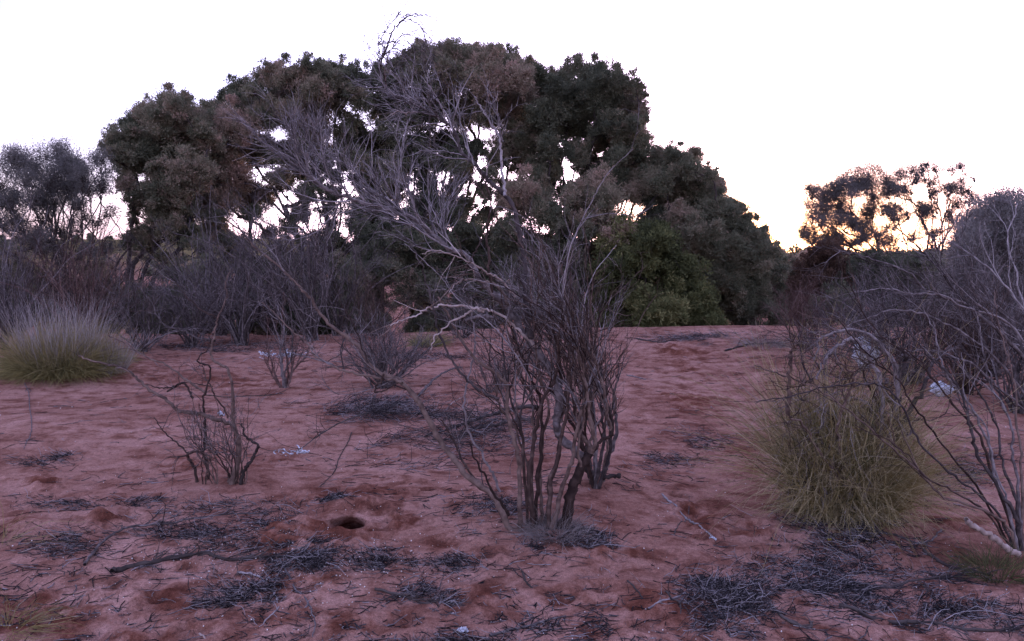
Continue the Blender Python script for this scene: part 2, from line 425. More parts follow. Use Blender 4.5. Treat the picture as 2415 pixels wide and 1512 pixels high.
# ------------------------------------------------------------------ leafy trees
class Limbs:
    """a branching skeleton: nodes with parents, thickened by what they carry"""
    def __init__(s): s.p = []; s.par = []; s.w = []; s.chains = []
    def chain(s, pts, start=-1):
        ids = [] if start < 0 else [start]
        for q in pts:
            s.p.append(np.array(q)); s.par.append(ids[-1] if ids else -1); s.w.append(0.0); ids.append(len(s.p) - 1)
        s.chains.append(ids); return ids
    def nearest(s, q, base, lim=1e9):
        P = np.array(s.p); d = np.linalg.norm(P - q, axis=1)
        hb = np.linalg.norm(P - base, axis=1)
        cost = d + np.where(P[:, 2] > q[2] - .15, 2.0, 0) - .12 * hb
        return int(np.argmin(cost))
def limb_radii(lb, r_tip, power):
    leaf = np.array(lb.w)
    kids = [[] for _ in leaf]
    for i, p in enumerate(lb.par):
        if p >= 0: kids[p].append(i)
    acc = leaf.copy()
    for i in range(len(leaf) - 1, -1, -1):        # a child always comes after its parent
        if not kids[i] and acc[i] == 0: acc[i] = 1
        if lb.par[i] >= 0: acc[lb.par[i]] += acc[i]
    return r_tip * acc ** power

def clump_leaves(g, c, r, n, tone, leaf=.10, wid=.028, up=.5, squash=.85, droop=0.0, var=.12, sub=None):
    """leaf sprigs gathered in several small puffs that make up one clump"""
    if not sub:                                               # loose satellites that fray the outline
        for _s in range(3):
            dd = norm(rng.normal(size=3) + np.array([0, 0, .5]))
            clump_leaves(g, c + dd * r * rng.uniform(.8, 1.25), r * rng.uniform(.22, .42), n * .10, tone, leaf, wid, up, squash, droop, var, 3)
        r = r * rng.uniform(.72, 1.05)
    m = sub or max(6, int(11 + 12 * r))
    d0 = norm(rng.normal(size=(m, 3)) + np.array([0, 0, .25]))
    cc = c + d0 * r * rng.uniform(.3, 1.0, size=(m, 1)) * np.array([1, 1, squash]); rs = r * rng.uniform(.24, .5, size=m)
    wts = rs ** 2; wts = wts / wts.sum(); k = 12
    ns = np.maximum(3, (n * wts / k).astype(int)); own = np.repeat(np.arange(m), ns); N_ = len(own)
    d = norm(rng.normal(size=(N_, 3)) + np.array([0, 0, .45])); rad = rng.uniform(.45, 1.0, size=(N_, 1))
    sc = cc[own] + d * rad * rs[own][:, None]
    axis = norm(d + np.array([0, 0, up]) + rng.normal(size=(N_, 3)) * .4)
    sl = rs[own][:, None, None] * rng.uniform(.35, .7, size=(N_, 1, 1)) * np.where(rng.random((N_, 1, 1)) < .2, 2.6, 1)
    base = sc[:, None] + axis[:, None] * rng.uniform(0, 1, size=(N_, k, 1)) * sl + rng.normal(size=(N_, k, 3)) * .022 * (1 + r) * (1 if wid > .014 else 3)
    dirs = axis[:, None] * .9 + rng.normal(size=(N_, k, 3)) * .6 + np.array([0, 0, -droop])
    tn = tone + (rng.normal(size=m) * var)[own][:, None] + rng.normal(size=(N_, 1)) * .07 + rng.normal(size=(N_, k)) * .06
    L = leaf * rng.uniform(.6, 1.35, size=(N_, k))
    g.leaves(base.reshape(-1, 3), dirs.reshape(-1, 3), L.reshape(-1), (L * wid / leaf).reshape(-1), tn.reshape(-1))
    return sc

def tree(label, base_px, Y, trunks, clumps, leafm, barkm=BARK, dens=1.0, depth=1.1, r_tip=.011, leaf=.060, wid=.018, fan=0, fill=1.5, speck=(),
         tone=.35, name='tree', cat='tree', group=None, twigs=5, extra=0.4, limbs=(), base_z=None, droop=0.0, back=True):
    """trunks: photo-traced lines (x,y[,dY]); clumps: (x,y,r[,tone]) in photo units, spread in depth round Y"""
    bx = at(np.array(float(base_px[0])), np.array(float(base_px[1])), Y)
    o = onground(bx[0], Y)
    th = thing(name, label, cat, o, group)
    lb = Limbs(); first = []
    for k, tr in enumerate(trunks):
        pts = np.array([at(np.array(float(p[0])), np.array(float(p[1])), Y + (p[2] if len(p) > 2 else 0)) for p in tr])
        root = o + np.array([(pts[0][0] - o[0]) * .6, rng.uniform(-.15, .15), -.05])
        pts = np.concatenate([[root], pts]) if pts[0][2] > o[2] + .05 else pts
        lb.chain(smooth_path(pts, 6, .012))
    sc = Y / F
    cl = []
    for c in clumps:
        x, y, r = c[:3]; tn = c[3] if len(c) > 3 else tone
        dy = c[4] if len(c) > 4 else rng.uniform(-depth, depth)
        cl.append((at(np.array(float(x)), np.array(float(y)), Y + dy), r * sc * (1 + dy / Y), tn))
        for _k in range(int(fill) + (rng.random() < fill % 1) if back else 0):                      # more of the same crown close by
            cl.append((at(np.array(x + rng.uniform(-.8, .8) * r), np.array(y + rng.uniform(-.2, .9) * r), Y + rng.uniform(-depth, depth)), r * sc * rng.uniform(.6, .95), tn + rng.normal() * .08))
        if back and rng.random() < extra:                     # the far side of the crown
            dy2 = rng.uniform(.5, 1.4) * depth
            cl.append((at(np.array(x + rng.uniform(-20, 20)), np.array(y + rng.uniform(-5, 25)), Y + dy2), r * sc * .9, tn - .05))
    for (x0, x1, y0, y1, n_, ra, rb) in speck:                # small loose tufts under the crown
        for k in range(n_):
            dy = rng.uniform(-depth, depth)
            cl.append((at(np.array(rng.uniform(x0, x1)), np.array(rng.uniform(y0, y1)), Y + dy), rng.uniform(ra, rb) * sc, tone - .1 + rng.normal() * .12))
    for k in range(fan):                                      # more stems rising from the foot and spreading
        c, r, tn = cl[int(rng.integers(len(cl)))]
        b0 = o + np.array([rng.normal() * .35, rng.normal() * .3, -.05]); v = c - b0
        pts = [b0, b0 + v * [.18, .2, .38] + rng.normal(size=3) * .12, b0 + v * [.5, .5, .68] + rng.normal(size=3) * .15, b0 + v * .93]
        ids = lb.chain(smooth_path(pts, 5, .02)); lb.w[ids[-1]] += .6
    g = Geo(); ends = []
    for c, r, tn in sorted(cl, key=lambda q: np.linalg.norm(q[0] - o)):
        i = lb.nearest(c, o); a = lb.p[i]
        mid = (a + c) / 2 + np.array([0, 0, -.10 * np.linalg.norm(c - a)]) + rng.normal(size=3) * .06 * np.linalg.norm(c - a)
        ids = lb.chain(smooth_path([a, mid, c], 4, .02)[1:], i); lb.w[ids[-1]] += 1
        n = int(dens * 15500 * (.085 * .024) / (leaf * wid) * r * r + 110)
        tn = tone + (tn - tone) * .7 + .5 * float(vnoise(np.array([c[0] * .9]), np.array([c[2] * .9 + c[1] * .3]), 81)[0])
        clump_leaves(g, c, r, n, tn, leaf, wid, droop=droop)
        ends.append((c, r, lb.p[ids[-3]]))
    R = limb_radii(lb, r_tip, .47)
    t = Geo()
    for ids in lb.chains:
        P = np.array([lb.p[i] for i in ids]); rr = R[ids].copy()
        if len(ids) > 1 and lb.par[ids[1]] == ids[0]: rr[0] = min(rr[0], rr[1] * 1.15)
        if len(ids) > 2: t.tubes(P, rr, 7 if rr.max() > .04 else 5, rng.uniform(.3, .7))
    # bare twiggy ends inside each clump
    if twigs and ends:
        C = np.array([e[0] for e in ends]); Rr = np.array([e[1] for e in ends]); A = np.array([e[2] for e in ends])
        m = twigs
        d = norm(rng.normal(size=(len(C), m, 3)) + np.array([0, 0, .3]))
        P = grow(np.repeat(A, m, 0), (d + norm(C - A)[:, None]).reshape(-1, 3), np.repeat(Rr, m) * rng.uniform(.8, 1.5, len(C) * m), 6, .22)
        t.tubes(P, taper(len(P), 6, r_tip * .75, .3), 3, rng.uniform(.2, .8, len(P)))
    t.build('trunk', barkm, th); g.build('crown', leafm, th)
    return th

B, Gn = .72, .22      # brownish and greener clumps
# the tree on the left with the forked dark trunk
tree('leafy tree with a dark forked trunk, left end of the tall clump', (300, 700), 18.5,
    [[(300, 690), (303, 640), (307, 590), (310, 545), (318, 500), (322, 440), (318, 390)],
     [(312, 640), (335, 600), (352, 560), (370, 520), (395, 480), (420, 430)],
     [(305, 610), (290, 560), (268, 520), (245, 490), (225, 440), (218, 400)],
     [(330, 640), (380, 600), (430, 560), (455, 530)]],
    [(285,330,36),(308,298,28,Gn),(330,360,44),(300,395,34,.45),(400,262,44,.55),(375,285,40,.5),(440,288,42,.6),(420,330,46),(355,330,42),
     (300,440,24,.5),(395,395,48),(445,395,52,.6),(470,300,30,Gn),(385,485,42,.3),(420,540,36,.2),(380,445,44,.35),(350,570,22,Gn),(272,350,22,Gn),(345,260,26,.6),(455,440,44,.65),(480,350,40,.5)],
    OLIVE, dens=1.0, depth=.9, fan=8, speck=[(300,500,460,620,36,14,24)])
# centre-left tree
tree('broad leafy tree with brownish crown between the forked trunk and the tallest tree', (760, 720), 20.5,
    [[(765, 720), (775, 660), (790, 600), (800, 540), (805, 470), (800, 400), (790, 330)],
     [(760, 700), (740, 640), (715, 590), (690, 530), (660, 470), (630, 420)],
     [(610, 700), (600, 640), (592, 580), (590, 520), (600, 450), (610, 380)],
     [(785, 640), (820, 590), (850, 540), (870, 470)],
     [(606, 660), (570, 610), (540, 560), (520, 520)]],
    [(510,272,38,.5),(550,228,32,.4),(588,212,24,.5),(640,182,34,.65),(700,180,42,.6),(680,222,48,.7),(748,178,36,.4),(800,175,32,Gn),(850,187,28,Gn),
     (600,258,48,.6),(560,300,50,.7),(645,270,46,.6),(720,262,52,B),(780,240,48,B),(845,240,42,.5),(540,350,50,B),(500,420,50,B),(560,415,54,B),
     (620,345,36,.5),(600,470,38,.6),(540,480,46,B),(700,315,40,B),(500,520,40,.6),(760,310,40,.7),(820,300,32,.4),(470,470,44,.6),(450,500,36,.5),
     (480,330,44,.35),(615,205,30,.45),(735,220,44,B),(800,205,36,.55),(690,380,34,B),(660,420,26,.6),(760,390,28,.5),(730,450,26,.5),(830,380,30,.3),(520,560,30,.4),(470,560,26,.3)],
    OLIVE, dens=.95, depth=1.2, twigs=9, fan=16, speck=[(500,870,340,640,92,15,26)])
# tallest tree, centre
tree('tallest leafy tree of the clump, many dark stems fanning up behind the bare shrub', (1000, 730), 21.5,
    [[(1000, 720), (1010, 650), (1020, 580), (1035, 500), (1050, 420), (1060, 330), (1060, 240)],
     [(985, 700), (960, 620), (930, 560), (905, 510), (890, 450), (900, 380)],
     [(1010, 690), (1045, 610), (1075, 540), (1100, 470), (1115, 390), (1130, 300)],
     [(995, 700), (985, 620), (990, 540), (985, 460), (975, 380), (965, 290)],
     [(1015, 690), (1075, 620), (1130, 560), (1170, 490), (1195, 420), (1200, 340)],
     [(1010, 660), (1060, 580), (1085, 500), (1120, 440)]],
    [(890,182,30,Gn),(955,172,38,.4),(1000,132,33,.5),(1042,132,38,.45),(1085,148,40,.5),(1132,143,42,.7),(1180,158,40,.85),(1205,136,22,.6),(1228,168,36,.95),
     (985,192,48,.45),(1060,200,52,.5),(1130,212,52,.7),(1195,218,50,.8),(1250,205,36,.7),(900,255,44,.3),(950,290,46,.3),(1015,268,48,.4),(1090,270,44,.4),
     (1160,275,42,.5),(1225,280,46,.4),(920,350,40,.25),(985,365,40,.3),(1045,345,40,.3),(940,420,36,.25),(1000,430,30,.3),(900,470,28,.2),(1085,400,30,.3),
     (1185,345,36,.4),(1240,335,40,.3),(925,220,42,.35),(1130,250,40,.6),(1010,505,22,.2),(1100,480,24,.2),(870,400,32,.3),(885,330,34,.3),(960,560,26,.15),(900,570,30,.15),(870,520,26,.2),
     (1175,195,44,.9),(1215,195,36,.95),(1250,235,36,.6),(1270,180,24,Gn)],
    OLIVE, dens=.98, depth=1.4, twigs=9, fan=24, speck=[(850,1210,330,640,120,14,26),(850,1100,480,640,36,16,28)])
# right big tree
tree('leafy tree with open fan of limbs under its crown, right shoulder of the clump', (1330, 720), 21.0,
    [[(1325, 720), (1330, 640), (1345, 560), (1360, 490), (1372, 420), (1395, 350), (1410, 270)],
     [(1320, 700), (1310, 620), (1300, 540), (1300, 460), (1320, 400), (1335, 330), (1340, 260)],
     [(1335, 690), (1370, 610), (1400, 520), (1425, 450), (1450, 390), (1475, 320)],
     [(1350, 640), (1420, 560), (1470, 480), (1500, 420)],
     [(1372, 430), (1400, 390), (1440, 360), (1460, 330)], [(1330, 430), (1300, 380), (1290, 340), (1285, 300)]],
    [(1335,172,34,.35),(1300,205,36,Gn),(1380,182,42,.4),(1422,183,38,.45),(1462,202,38,.5),(1500,214,26,.4),(1345,238,48,.3),(1410,238,52,.45),(1475,258,44,.45),
     (1508,258,24,.5),(1295,268,42,.2),(1360,285,44,.45),(1430,305,44,.65),(1490,310,36,.75),(1518,285,16,.5),(1270,320,32,.4),(1235,385,30,.4),(1480,365,38,.6),(1515,340,26,.6),
     (1525,400,40,.75),(1505,440,46,.8),(1455,330,36,.7),(1320,300,28,.3),(1400,330,26,.5),(1465,420,38,.5),(1555,440,36,.6),(1545,375,26,.7)],
    OLIVE, dens=1.0, depth=1.2, twigs=9, fan=22, speck=[(1240,1500,290,470,96,14,25),(1380,1540,360,480,18,18,28)])
# rounded lighter bush in front of the two
tree('tall rounded olive bush standing before the open limbs, top at mid height', (1330, 760), 18.3,
    [[(1300, 755), (1290, 680), (1270, 600), (1250, 530), (1240, 470)], [(1320, 755), (1350, 680), (1380, 600), (1400, 520)],
     [(1310, 740), (1320, 640), (1310, 560)], [(1280, 740), (1240, 660), (1215, 580)]],
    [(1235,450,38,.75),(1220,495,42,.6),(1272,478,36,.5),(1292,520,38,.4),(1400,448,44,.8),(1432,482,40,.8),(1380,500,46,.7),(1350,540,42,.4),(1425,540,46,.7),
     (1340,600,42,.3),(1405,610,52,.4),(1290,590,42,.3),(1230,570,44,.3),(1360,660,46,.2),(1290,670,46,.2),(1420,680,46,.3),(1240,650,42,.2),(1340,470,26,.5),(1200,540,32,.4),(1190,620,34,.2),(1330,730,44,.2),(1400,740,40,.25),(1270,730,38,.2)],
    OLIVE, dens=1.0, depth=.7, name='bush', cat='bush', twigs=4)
# right dark trees
tree('dark dense tree sloping down on the right side of the clump', (1650, 770), 20.5,
    [[(1600, 760), (1590, 660), (1580, 560), (1575, 460), (1585, 400)], [(1630, 760), (1650, 660), (1670, 560), (1675, 480)],
     [(1660, 760), (1700, 680), (1740, 620), (1770, 580)], [(1590, 700), (1550, 600), (1535, 520)]],
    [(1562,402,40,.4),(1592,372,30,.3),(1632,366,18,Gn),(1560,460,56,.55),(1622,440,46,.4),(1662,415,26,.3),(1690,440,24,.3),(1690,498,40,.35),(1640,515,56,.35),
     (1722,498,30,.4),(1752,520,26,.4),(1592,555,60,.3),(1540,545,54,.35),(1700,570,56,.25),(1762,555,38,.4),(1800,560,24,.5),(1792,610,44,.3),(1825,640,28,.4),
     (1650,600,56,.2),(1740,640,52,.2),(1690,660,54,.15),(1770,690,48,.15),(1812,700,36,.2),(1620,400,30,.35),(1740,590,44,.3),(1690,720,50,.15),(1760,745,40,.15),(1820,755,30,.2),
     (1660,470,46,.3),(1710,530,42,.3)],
    OLIVE, dens=1.1, depth=1.0, twigs=4, fan=5)
tree('low rounded green bush right of the bare shrub, at the foot of the dark tree', (1520, 800), 17.6,
    [[(1500, 790), (1480, 720), (1470, 650), (1480, 590)], [(1540, 790), (1560, 710), (1580, 640)], [(1520, 780), (1520, 690), (1525, 600)]],
    [(1475,560,46,.55),(1545,575,46,.5),(1432,640,44,.3),(1480,640,54,.5),(1545,650,56,.6),(1608,640,46,.5),(1430,710,48,.4),(1500,715,52,.7),(1560,735,50,.8),(1620,720,48,.6),
     (1455,760,40,.4),(1530,775,42,.5),(1600,775,40,.5),(1650,700,40,.3),(1405,760,36,.3),(1660,765,36,.3),(1590,690,44,.7),(1520,610,40,.6)],
    GREEN, dens=1.15, depth=.7, leaf=.075, wid=.026, name='bush', cat='bush', twigs=2, tone=.4)
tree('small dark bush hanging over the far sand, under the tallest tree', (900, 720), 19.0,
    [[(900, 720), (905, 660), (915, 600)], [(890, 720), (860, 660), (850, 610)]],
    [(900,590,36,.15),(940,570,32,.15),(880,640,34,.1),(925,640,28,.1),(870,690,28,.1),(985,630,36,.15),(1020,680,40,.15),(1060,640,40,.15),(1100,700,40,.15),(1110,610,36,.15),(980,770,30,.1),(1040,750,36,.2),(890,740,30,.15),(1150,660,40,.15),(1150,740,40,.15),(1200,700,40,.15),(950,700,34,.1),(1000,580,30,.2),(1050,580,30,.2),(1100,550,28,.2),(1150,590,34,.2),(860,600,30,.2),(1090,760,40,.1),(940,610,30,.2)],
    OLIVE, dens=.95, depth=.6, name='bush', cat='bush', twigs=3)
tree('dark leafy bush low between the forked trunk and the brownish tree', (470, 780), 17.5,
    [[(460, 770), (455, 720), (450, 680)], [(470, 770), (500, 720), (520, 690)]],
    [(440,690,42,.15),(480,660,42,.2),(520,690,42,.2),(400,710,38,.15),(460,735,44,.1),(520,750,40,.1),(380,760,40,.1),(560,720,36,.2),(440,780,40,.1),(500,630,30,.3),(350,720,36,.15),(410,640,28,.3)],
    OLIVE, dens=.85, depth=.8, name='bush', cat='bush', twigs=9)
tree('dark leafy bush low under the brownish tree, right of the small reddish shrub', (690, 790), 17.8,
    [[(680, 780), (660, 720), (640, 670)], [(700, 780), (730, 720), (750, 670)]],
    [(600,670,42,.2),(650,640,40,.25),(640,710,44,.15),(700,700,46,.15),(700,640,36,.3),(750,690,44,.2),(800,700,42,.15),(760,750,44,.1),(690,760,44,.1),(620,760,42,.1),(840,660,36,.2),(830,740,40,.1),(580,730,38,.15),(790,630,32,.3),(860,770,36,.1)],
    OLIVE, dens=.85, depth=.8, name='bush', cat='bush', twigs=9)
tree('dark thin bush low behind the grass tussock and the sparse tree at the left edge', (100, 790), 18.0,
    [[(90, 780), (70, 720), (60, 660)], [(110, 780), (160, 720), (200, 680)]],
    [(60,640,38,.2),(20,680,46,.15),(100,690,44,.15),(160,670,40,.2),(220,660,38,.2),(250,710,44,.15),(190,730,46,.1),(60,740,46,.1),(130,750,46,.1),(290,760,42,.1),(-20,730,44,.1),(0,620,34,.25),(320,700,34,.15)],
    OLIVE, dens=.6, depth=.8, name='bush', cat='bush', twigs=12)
# sparse tree at the left edge
tree('sparse thin-leaved tree with bare slanting limbs at the left edge', (170, 720), 16.5,
    [[(165, 720), (160, 660), (140, 600), (110, 540), (75, 490), (30, 450), (-15, 425)],
     [(170, 700), (185, 630), (195, 560), (190, 490), (170, 430), (150, 390)],
     [(160, 680), (120, 620), (70, 570), (20, 535), (-30, 510)],
     [(175, 690), (210, 610), (218, 540), (215, 470), (235, 430)],
     [(130, 590), (120, 520), (100, 460), (60, 410)], [(150, 640), (90, 600), (40, 590), (-20, 570)],
     [(165, 650), (150, 570), (150, 500), (130, 440), (120, 390)], [(120, 550), (60, 520), (10, 490), (-30, 470)],
     [(10, 720), (20, 640), (10, 560), (-10, 480)], [(60, 720), (50, 640), (70, 580), (110, 520)]],
    [(38,368,20),(18,402,30),(110,368,28),(140,360,28),(172,382,24),(80,402,28),(195,402,16),(150,402,34),(60,432,38),(120,440,28),(205,455,22),(5,450,40),(30,485,36),(185,482,18),(90,470,30),(-20,410,36),(-40,480,40),(160,440,24),(60,395,20),(130,480,22)],
    GREYLEAF, dens=.12, depth=1.0, leaf=.05, wid=.012, tone=.25, twigs=26, r_tip=.008, extra=.4, fill=.35, fan=20, speck=[(-20,260,370,600,60,13,22)])
# trees beyond on the right
tree('far tree with hazy leafy crown leaning left, before the sunset glow', (2110, 680), 30.0,
    [[(2110, 680), (2100, 620), (2080, 570), (2050, 540), (2010, 500), (1980, 450)], [(2105, 640), (2075, 590), (2060, 540), (2060, 480), (2050, 430)],
     [(2120, 650), (2140, 590), (2120, 530), (2110, 470), (2100, 430)], [(2090, 620), (2020, 590), (1960, 560), (1930, 530)]],
    [(1990,420,30),(2030,400,24),(2062,408,28),(1950,460,28),(2000,468,38),(2060,455,38),(2095,432,28),(2125,410,22),(1912,500,20),(1900,530,20),(1950,515,26),(2008,525,28),(2042,500,28),
     (1960,560,16),(1890,555,14),(2080,490,24),(1935,490,20),(2030,440,30),(1980,500,22),(2040,560,14),(1915,570,18,.6),(2010,575,14)],
    GREYLEAF, dens=.38, depth=1.4, leaf=.05, wid=.013, tone=.35, twigs=20, r_tip=.011, extra=.2, fill=.5, fan=8, speck=[(1900,2120,430,590,60,12,20)])
tree('far thin tree with bare branching limbs against the glow', (2212, 680), 30.5,
    [[(2212, 680), (2212, 630), (2210, 585), (2222, 540), (2232, 490), (2235, 440), (2240, 400)],
     [(2210, 590), (2190, 550), (2170, 515), (2150, 480), (2135, 440)], [(2212, 600), (2230, 560), (2255, 520), (2275, 480), (2285, 450)],
     [(2205, 580), (2185, 530), (2190, 480), (2195, 430), (2185, 390)], [(2195, 640), (2170, 590), (2130, 550), (2095, 520)], [(2222, 540), (2210, 480), (2215, 430), (2205, 400)],
     [(2232, 490), (2255, 450), (2265, 420)]],
    [(2152,396,16),(2185,386,18),(2205,398,16),(2240,400,12),(2270,428,20),(2255,478,20),(2205,450,18),(2292,470,12),(2150,450,20),(2122,490,18),(2280,520,14),(2170,480,14),(2235,440,16),(2265,395,8),(2300,500,10),(2130,440,16),(2180,425,14),(2240,510,10)],
    GREYLEAF, dens=.17, depth=1.0, leaf=.05, wid=.012, tone=.35, twigs=26, r_tip=.010, extra=.3, fill=.8, fan=14, speck=[(2090,2310,400,600,70,12,20)])
tree('rust-brown bush under the leaning far tree', (1930, 740), 22.5,
    [[(1930, 740), (1925, 680), (1930, 620)], [(1935, 730), (1960, 660), (1970, 600)], [(1920, 730), (1895, 680), (1890, 640)]],
    [(1930,612,36),(1900,645,34),(1962,595,26),(1960,640,36),(1920,680,40),(1885,690,30),(1960,690,40),(1900,730,36),(1990,650,34)],
    RUST, dens=.7, depth=.6, tone=.4, name='bush', cat='bush', twigs=8)
tree('long dark bush row beneath the far thin tree', (2130, 760), 21.5,
    [[(2130, 760), (2120, 690), (2110, 640)], [(2060, 760), (2050, 700), (2050, 640)], [(2200, 760), (2200, 690), (2210, 640)]],
    [(2020,640,34),(2060,622,32),(2110,640,38),(2160,628,34),(2205,640,36),(2250,650,36),(2000,690,44),(2060,690,46),(2120,700,46),(2180,700,46),(2240,710,46),(2010,745,40),(2080,750,40),(2150,755,40),(2220,760,40),(2290,720,46),(2350,700,50),(2400,720,50),(1960,740,36),(2300,660,40),(2400,650,46)],
    OLIVE, dens=.8, depth=.8, tone=.12, name='bush', cat='bush', twigs=5)
tree('pale grey-green twiggy bush filling the right edge behind the bare stems', (2350, 830), 11.5,
    [[(2350, 830), (2340, 740), (2320, 650), (2310, 560)], [(2360, 830), (2380, 720), (2390, 600), (2390, 520)], [(2340, 820), (2290, 720), (2280, 620)],
     [(2370, 820), (2410, 700), (2420, 600), (2430, 520)]],
    [(2300,522,30),(2342,502,32),(2392,502,38),(2290,575,40),(2345,570,50),(2405,560,46),(2300,640,50),(2375,645,56),(2435,620,56),(2270,700,40),(2340,715,54),(2420,715,56),(2440,540,40),(2280,770,36),(2380,780,46),(2265,610,26),(2460,480,40),(2320,600,46),(2360,545,44),(2400,600,50),(2310,690,46),(2390,700,54),(2350,660,50),(2260,660,34),(2300,740,46),(2410,520,36),(2370,480,26),(2275,560,26)],
    GREYLEAF, MIDWOOD, dens=.42, depth=.5, leaf=.085, wid=.008, tone=.55, name='bush', cat='bush', twigs=40, r_tip=.005)
tree('hazy olive bush in the gap below the sunset glow', (1850, 740), 24.5,
    [[(1845, 740), (1840, 690), (1838, 650)], [(1855, 740), (1868, 700), (1875, 660)]],
    [(1840,635,28),(1870,650,28),(1825,665,32),(1855,690,36),(1885,680,30),(1830,720,34),(1870,735,34),(1810,640,22),(1850,612,10),(1875,618,12),(1830,610,12)],
    OLIVE, dens=.9, depth=.6, tone=.5, name='bush', cat='bush', twigs=6)
# low scrub along the skyline
g = Geo()
for k in range(420):
    Yk = rng.uniform(90, 230); xk = rng.uniform(-.75, .75) * Yk
    z0 = height(np.array([xk]), np.array([Yk]))[0]; r = rng.uniform(.5, 1.2) * (1.5 if xk > -5 else .8)
    clump_leaves(g, np.array([xk, Yk, z0 + r * .6]), r, 90, rng.uniform(.2, .9), .42, .2)
tag(g.build('distant_scrub', OLIVE), 'low scrub dotted along the far skyline', 'scrub', kind='stuff')
# ------------------------------------------------------------------ dead shrubs
class Shrub:
    def __init__(s, label, base_px, cat='dead shrub', name='dead_shrub', group=None, Y=None, off=None):
        p = ground(np.array(float(base_px[0])), np.array(float(base_px[1]))) if Y is None else onground(at(np.array(float(base_px[0])), np.array(float(base_px[1])), Y)[0], Y)
        s.o = p; s.Y = p[1]; s.th = thing(name, label, cat, p, group); s.bpx = base_px
    def pts(s, path, y0=0.0, y1=0.0):
        n = len(path); out = []
        for i, q in enumerate(path):
            dy = q[2] if len(q) > 2 else y0 + (y1 - y0) * i / max(1, n - 1)
            out.append(at(np.array(float(q[0])), np.array(float(q[1])), s.Y + dy))
        return np.array(out)
    def stem(s, path, r0, r1=None, y0=0.0, y1=0.0, mat=None, tw=None, jit=.006, grounded=False, part='stem', label=None, wob=.022, tmat=None):
        """path in photo units from the root outward; tw = list of twig orders (count per line, length, angle, bias, radius)"""
        P = s.pts(path, y0, y1) if len(path[0]) < 4 else np.array([q[:3] for q in path])
        if grounded: P[0][2] = height(P[0][None, 0], P[0][None, 1])[0] - .03
        P = smooth_path(P, 6, jit * .6)
        k = len(P); sp = np.linspace(0, 1, k) * max(2.0, np.linalg.norm(P[-1] - P[0]) * 5); e = wob * np.minimum(1, np.linspace(0, 5, k)); sd = int(rng.integers(1e6))
        P = P + np.stack([vnoise(sp, sp * 0, sd) * 2, vnoise(sp, sp * 0, sd + 1) * 2, vnoise(sp, sp * 0, sd + 2)], -1) * e[:, None]; r1 = r0 * .35 if r1 is None else r1
        R = np.linspace(r0, r1, k) * (1 + .10 * rng.normal(size=k)); R = np.maximum(R, r1 * .7)
        g = Geo(); g.tubes(P, R, 7 if r0 > .012 else 5, rng.uniform(.15, .85))
        o = g.build(part, mat or BROWNWOOD, s.th)
        if label: o['label'] = label
        if tw: s.twigs(P[None], R[None], tw, o, tmat or mat)
        return P, R
    def twigs(s, P, R, orders, parent, mat=None, twmat=None):
        g = Geo(); cnt = 0
        for (m, ln, ang, bias, wig, k, t0) in orders:
            b, D, rad, t = shoots(P, R, m, t0, ang)
            Ls = ln * rng.uniform(.45, 1.3, len(b)) * (1.15 - .5 * t)
            P = grow(b, D, Ls, k, wig, bias)
            R = taper(len(P), k, np.minimum(rad * .62, ln * .009) * rng.uniform(.7, 1.1, len(P)) + .0006, .35)
            g.tubes(P, R, 4 if ln > .35 else 3, np.clip(rng.normal(.5, .28, len(P)), 0, 1)); cnt += len(P)
        q = g.build('twigs', twmat or mat or GREYWOOD, parent)
        q['_o'] = [0.0, 0.0, 0.0]; q.location = (0, 0, 0)
        return P, R
    def close(s): pass
# a sub-part shares its part's frame: parts sit at the thing's origin, so twigs built against parent['_o'] need no offset
W = .16
# ---- the big bare shrub in the middle
sh = Shrub('large bare dead shrub with many stems and a drooping bare top, before the tall trees', (1275, 1240))
tall_tw = [(9, .55, .55, (0, 0, .02), .16, 8, .35), (5, .30, .5, (0, 0, .0), .18, 6, .15), (3, .16, .5, (0, 0, -.02), .2, 4, .2)]
med_tw = [(5, .35, .5, (0, 0, .05), .16, 7, .3), (4, .18, .55, (0, 0, .03), .2, 5, .2)]
fine_tw = [(4, .22, .5, (0, 0, .08), .15, 5, .4)]
# trunk and its two long limbs
sh.stem([(1322,1225),(1340,1180),(1358,1130),(1380,1085),(1393,1070)], .030, .022, 0, .05, grounded=True)
sh.stem([(1385,1085),(1352,1060),(1322,1035),(1308,1010),(1308,980),(1312,936),(1301,886),(1276,840),(1248,790),(1205,730),(1161,690),(1133,655),(1107,602),(1066,583),(1020,550),(985,520),(946,503),(905,487),(860,476),(805,458),(760,440),(728,415),(708,385)], .024, .0065, .05, -.15,
        mat=GREYWOOD, tmat=MIDWOOD, tw=[(38, .50, .6, (-.02, 0, .10), .11, 10, .5), (8, .28, .5, (-.01, 0, .07), .14, 7, .15), (4, .14, .5, (0, 0, .03), .18, 4, .15)])
sh.stem([(1250,800),(1242,736),(1238,670),(1234,620),(1218,570),(1209,503),(1189,460),(1150,426),(1118,390),(1082,353),(1068,310),(1045,283),(1006,260),(971,240),(938,230),(911,195),(898,156)], .015, .006, -.02, .15,
        mat=GREYWOOD, tmat=MIDWOOD, tw=[(30, .36, .6, (-.01, 0, .07), .13, 8, .45), (6, .18, .5, (0, 0, 0), .18, 5, .2), (3, .10, .5, (0, 0, -.03), .2, 4, .2)])
sh.stem([(898,156),(901,130),(914,95),(931,68),(951,52),(985,58),(1005,75),(1012,98)], .0055, .002, .15, .15, tw=[(22, .26, .7, (.06, 0, -.12), .14, 9, .1), (4, .13, .5, (.02, 0, -.08), .18, 5, .2)])
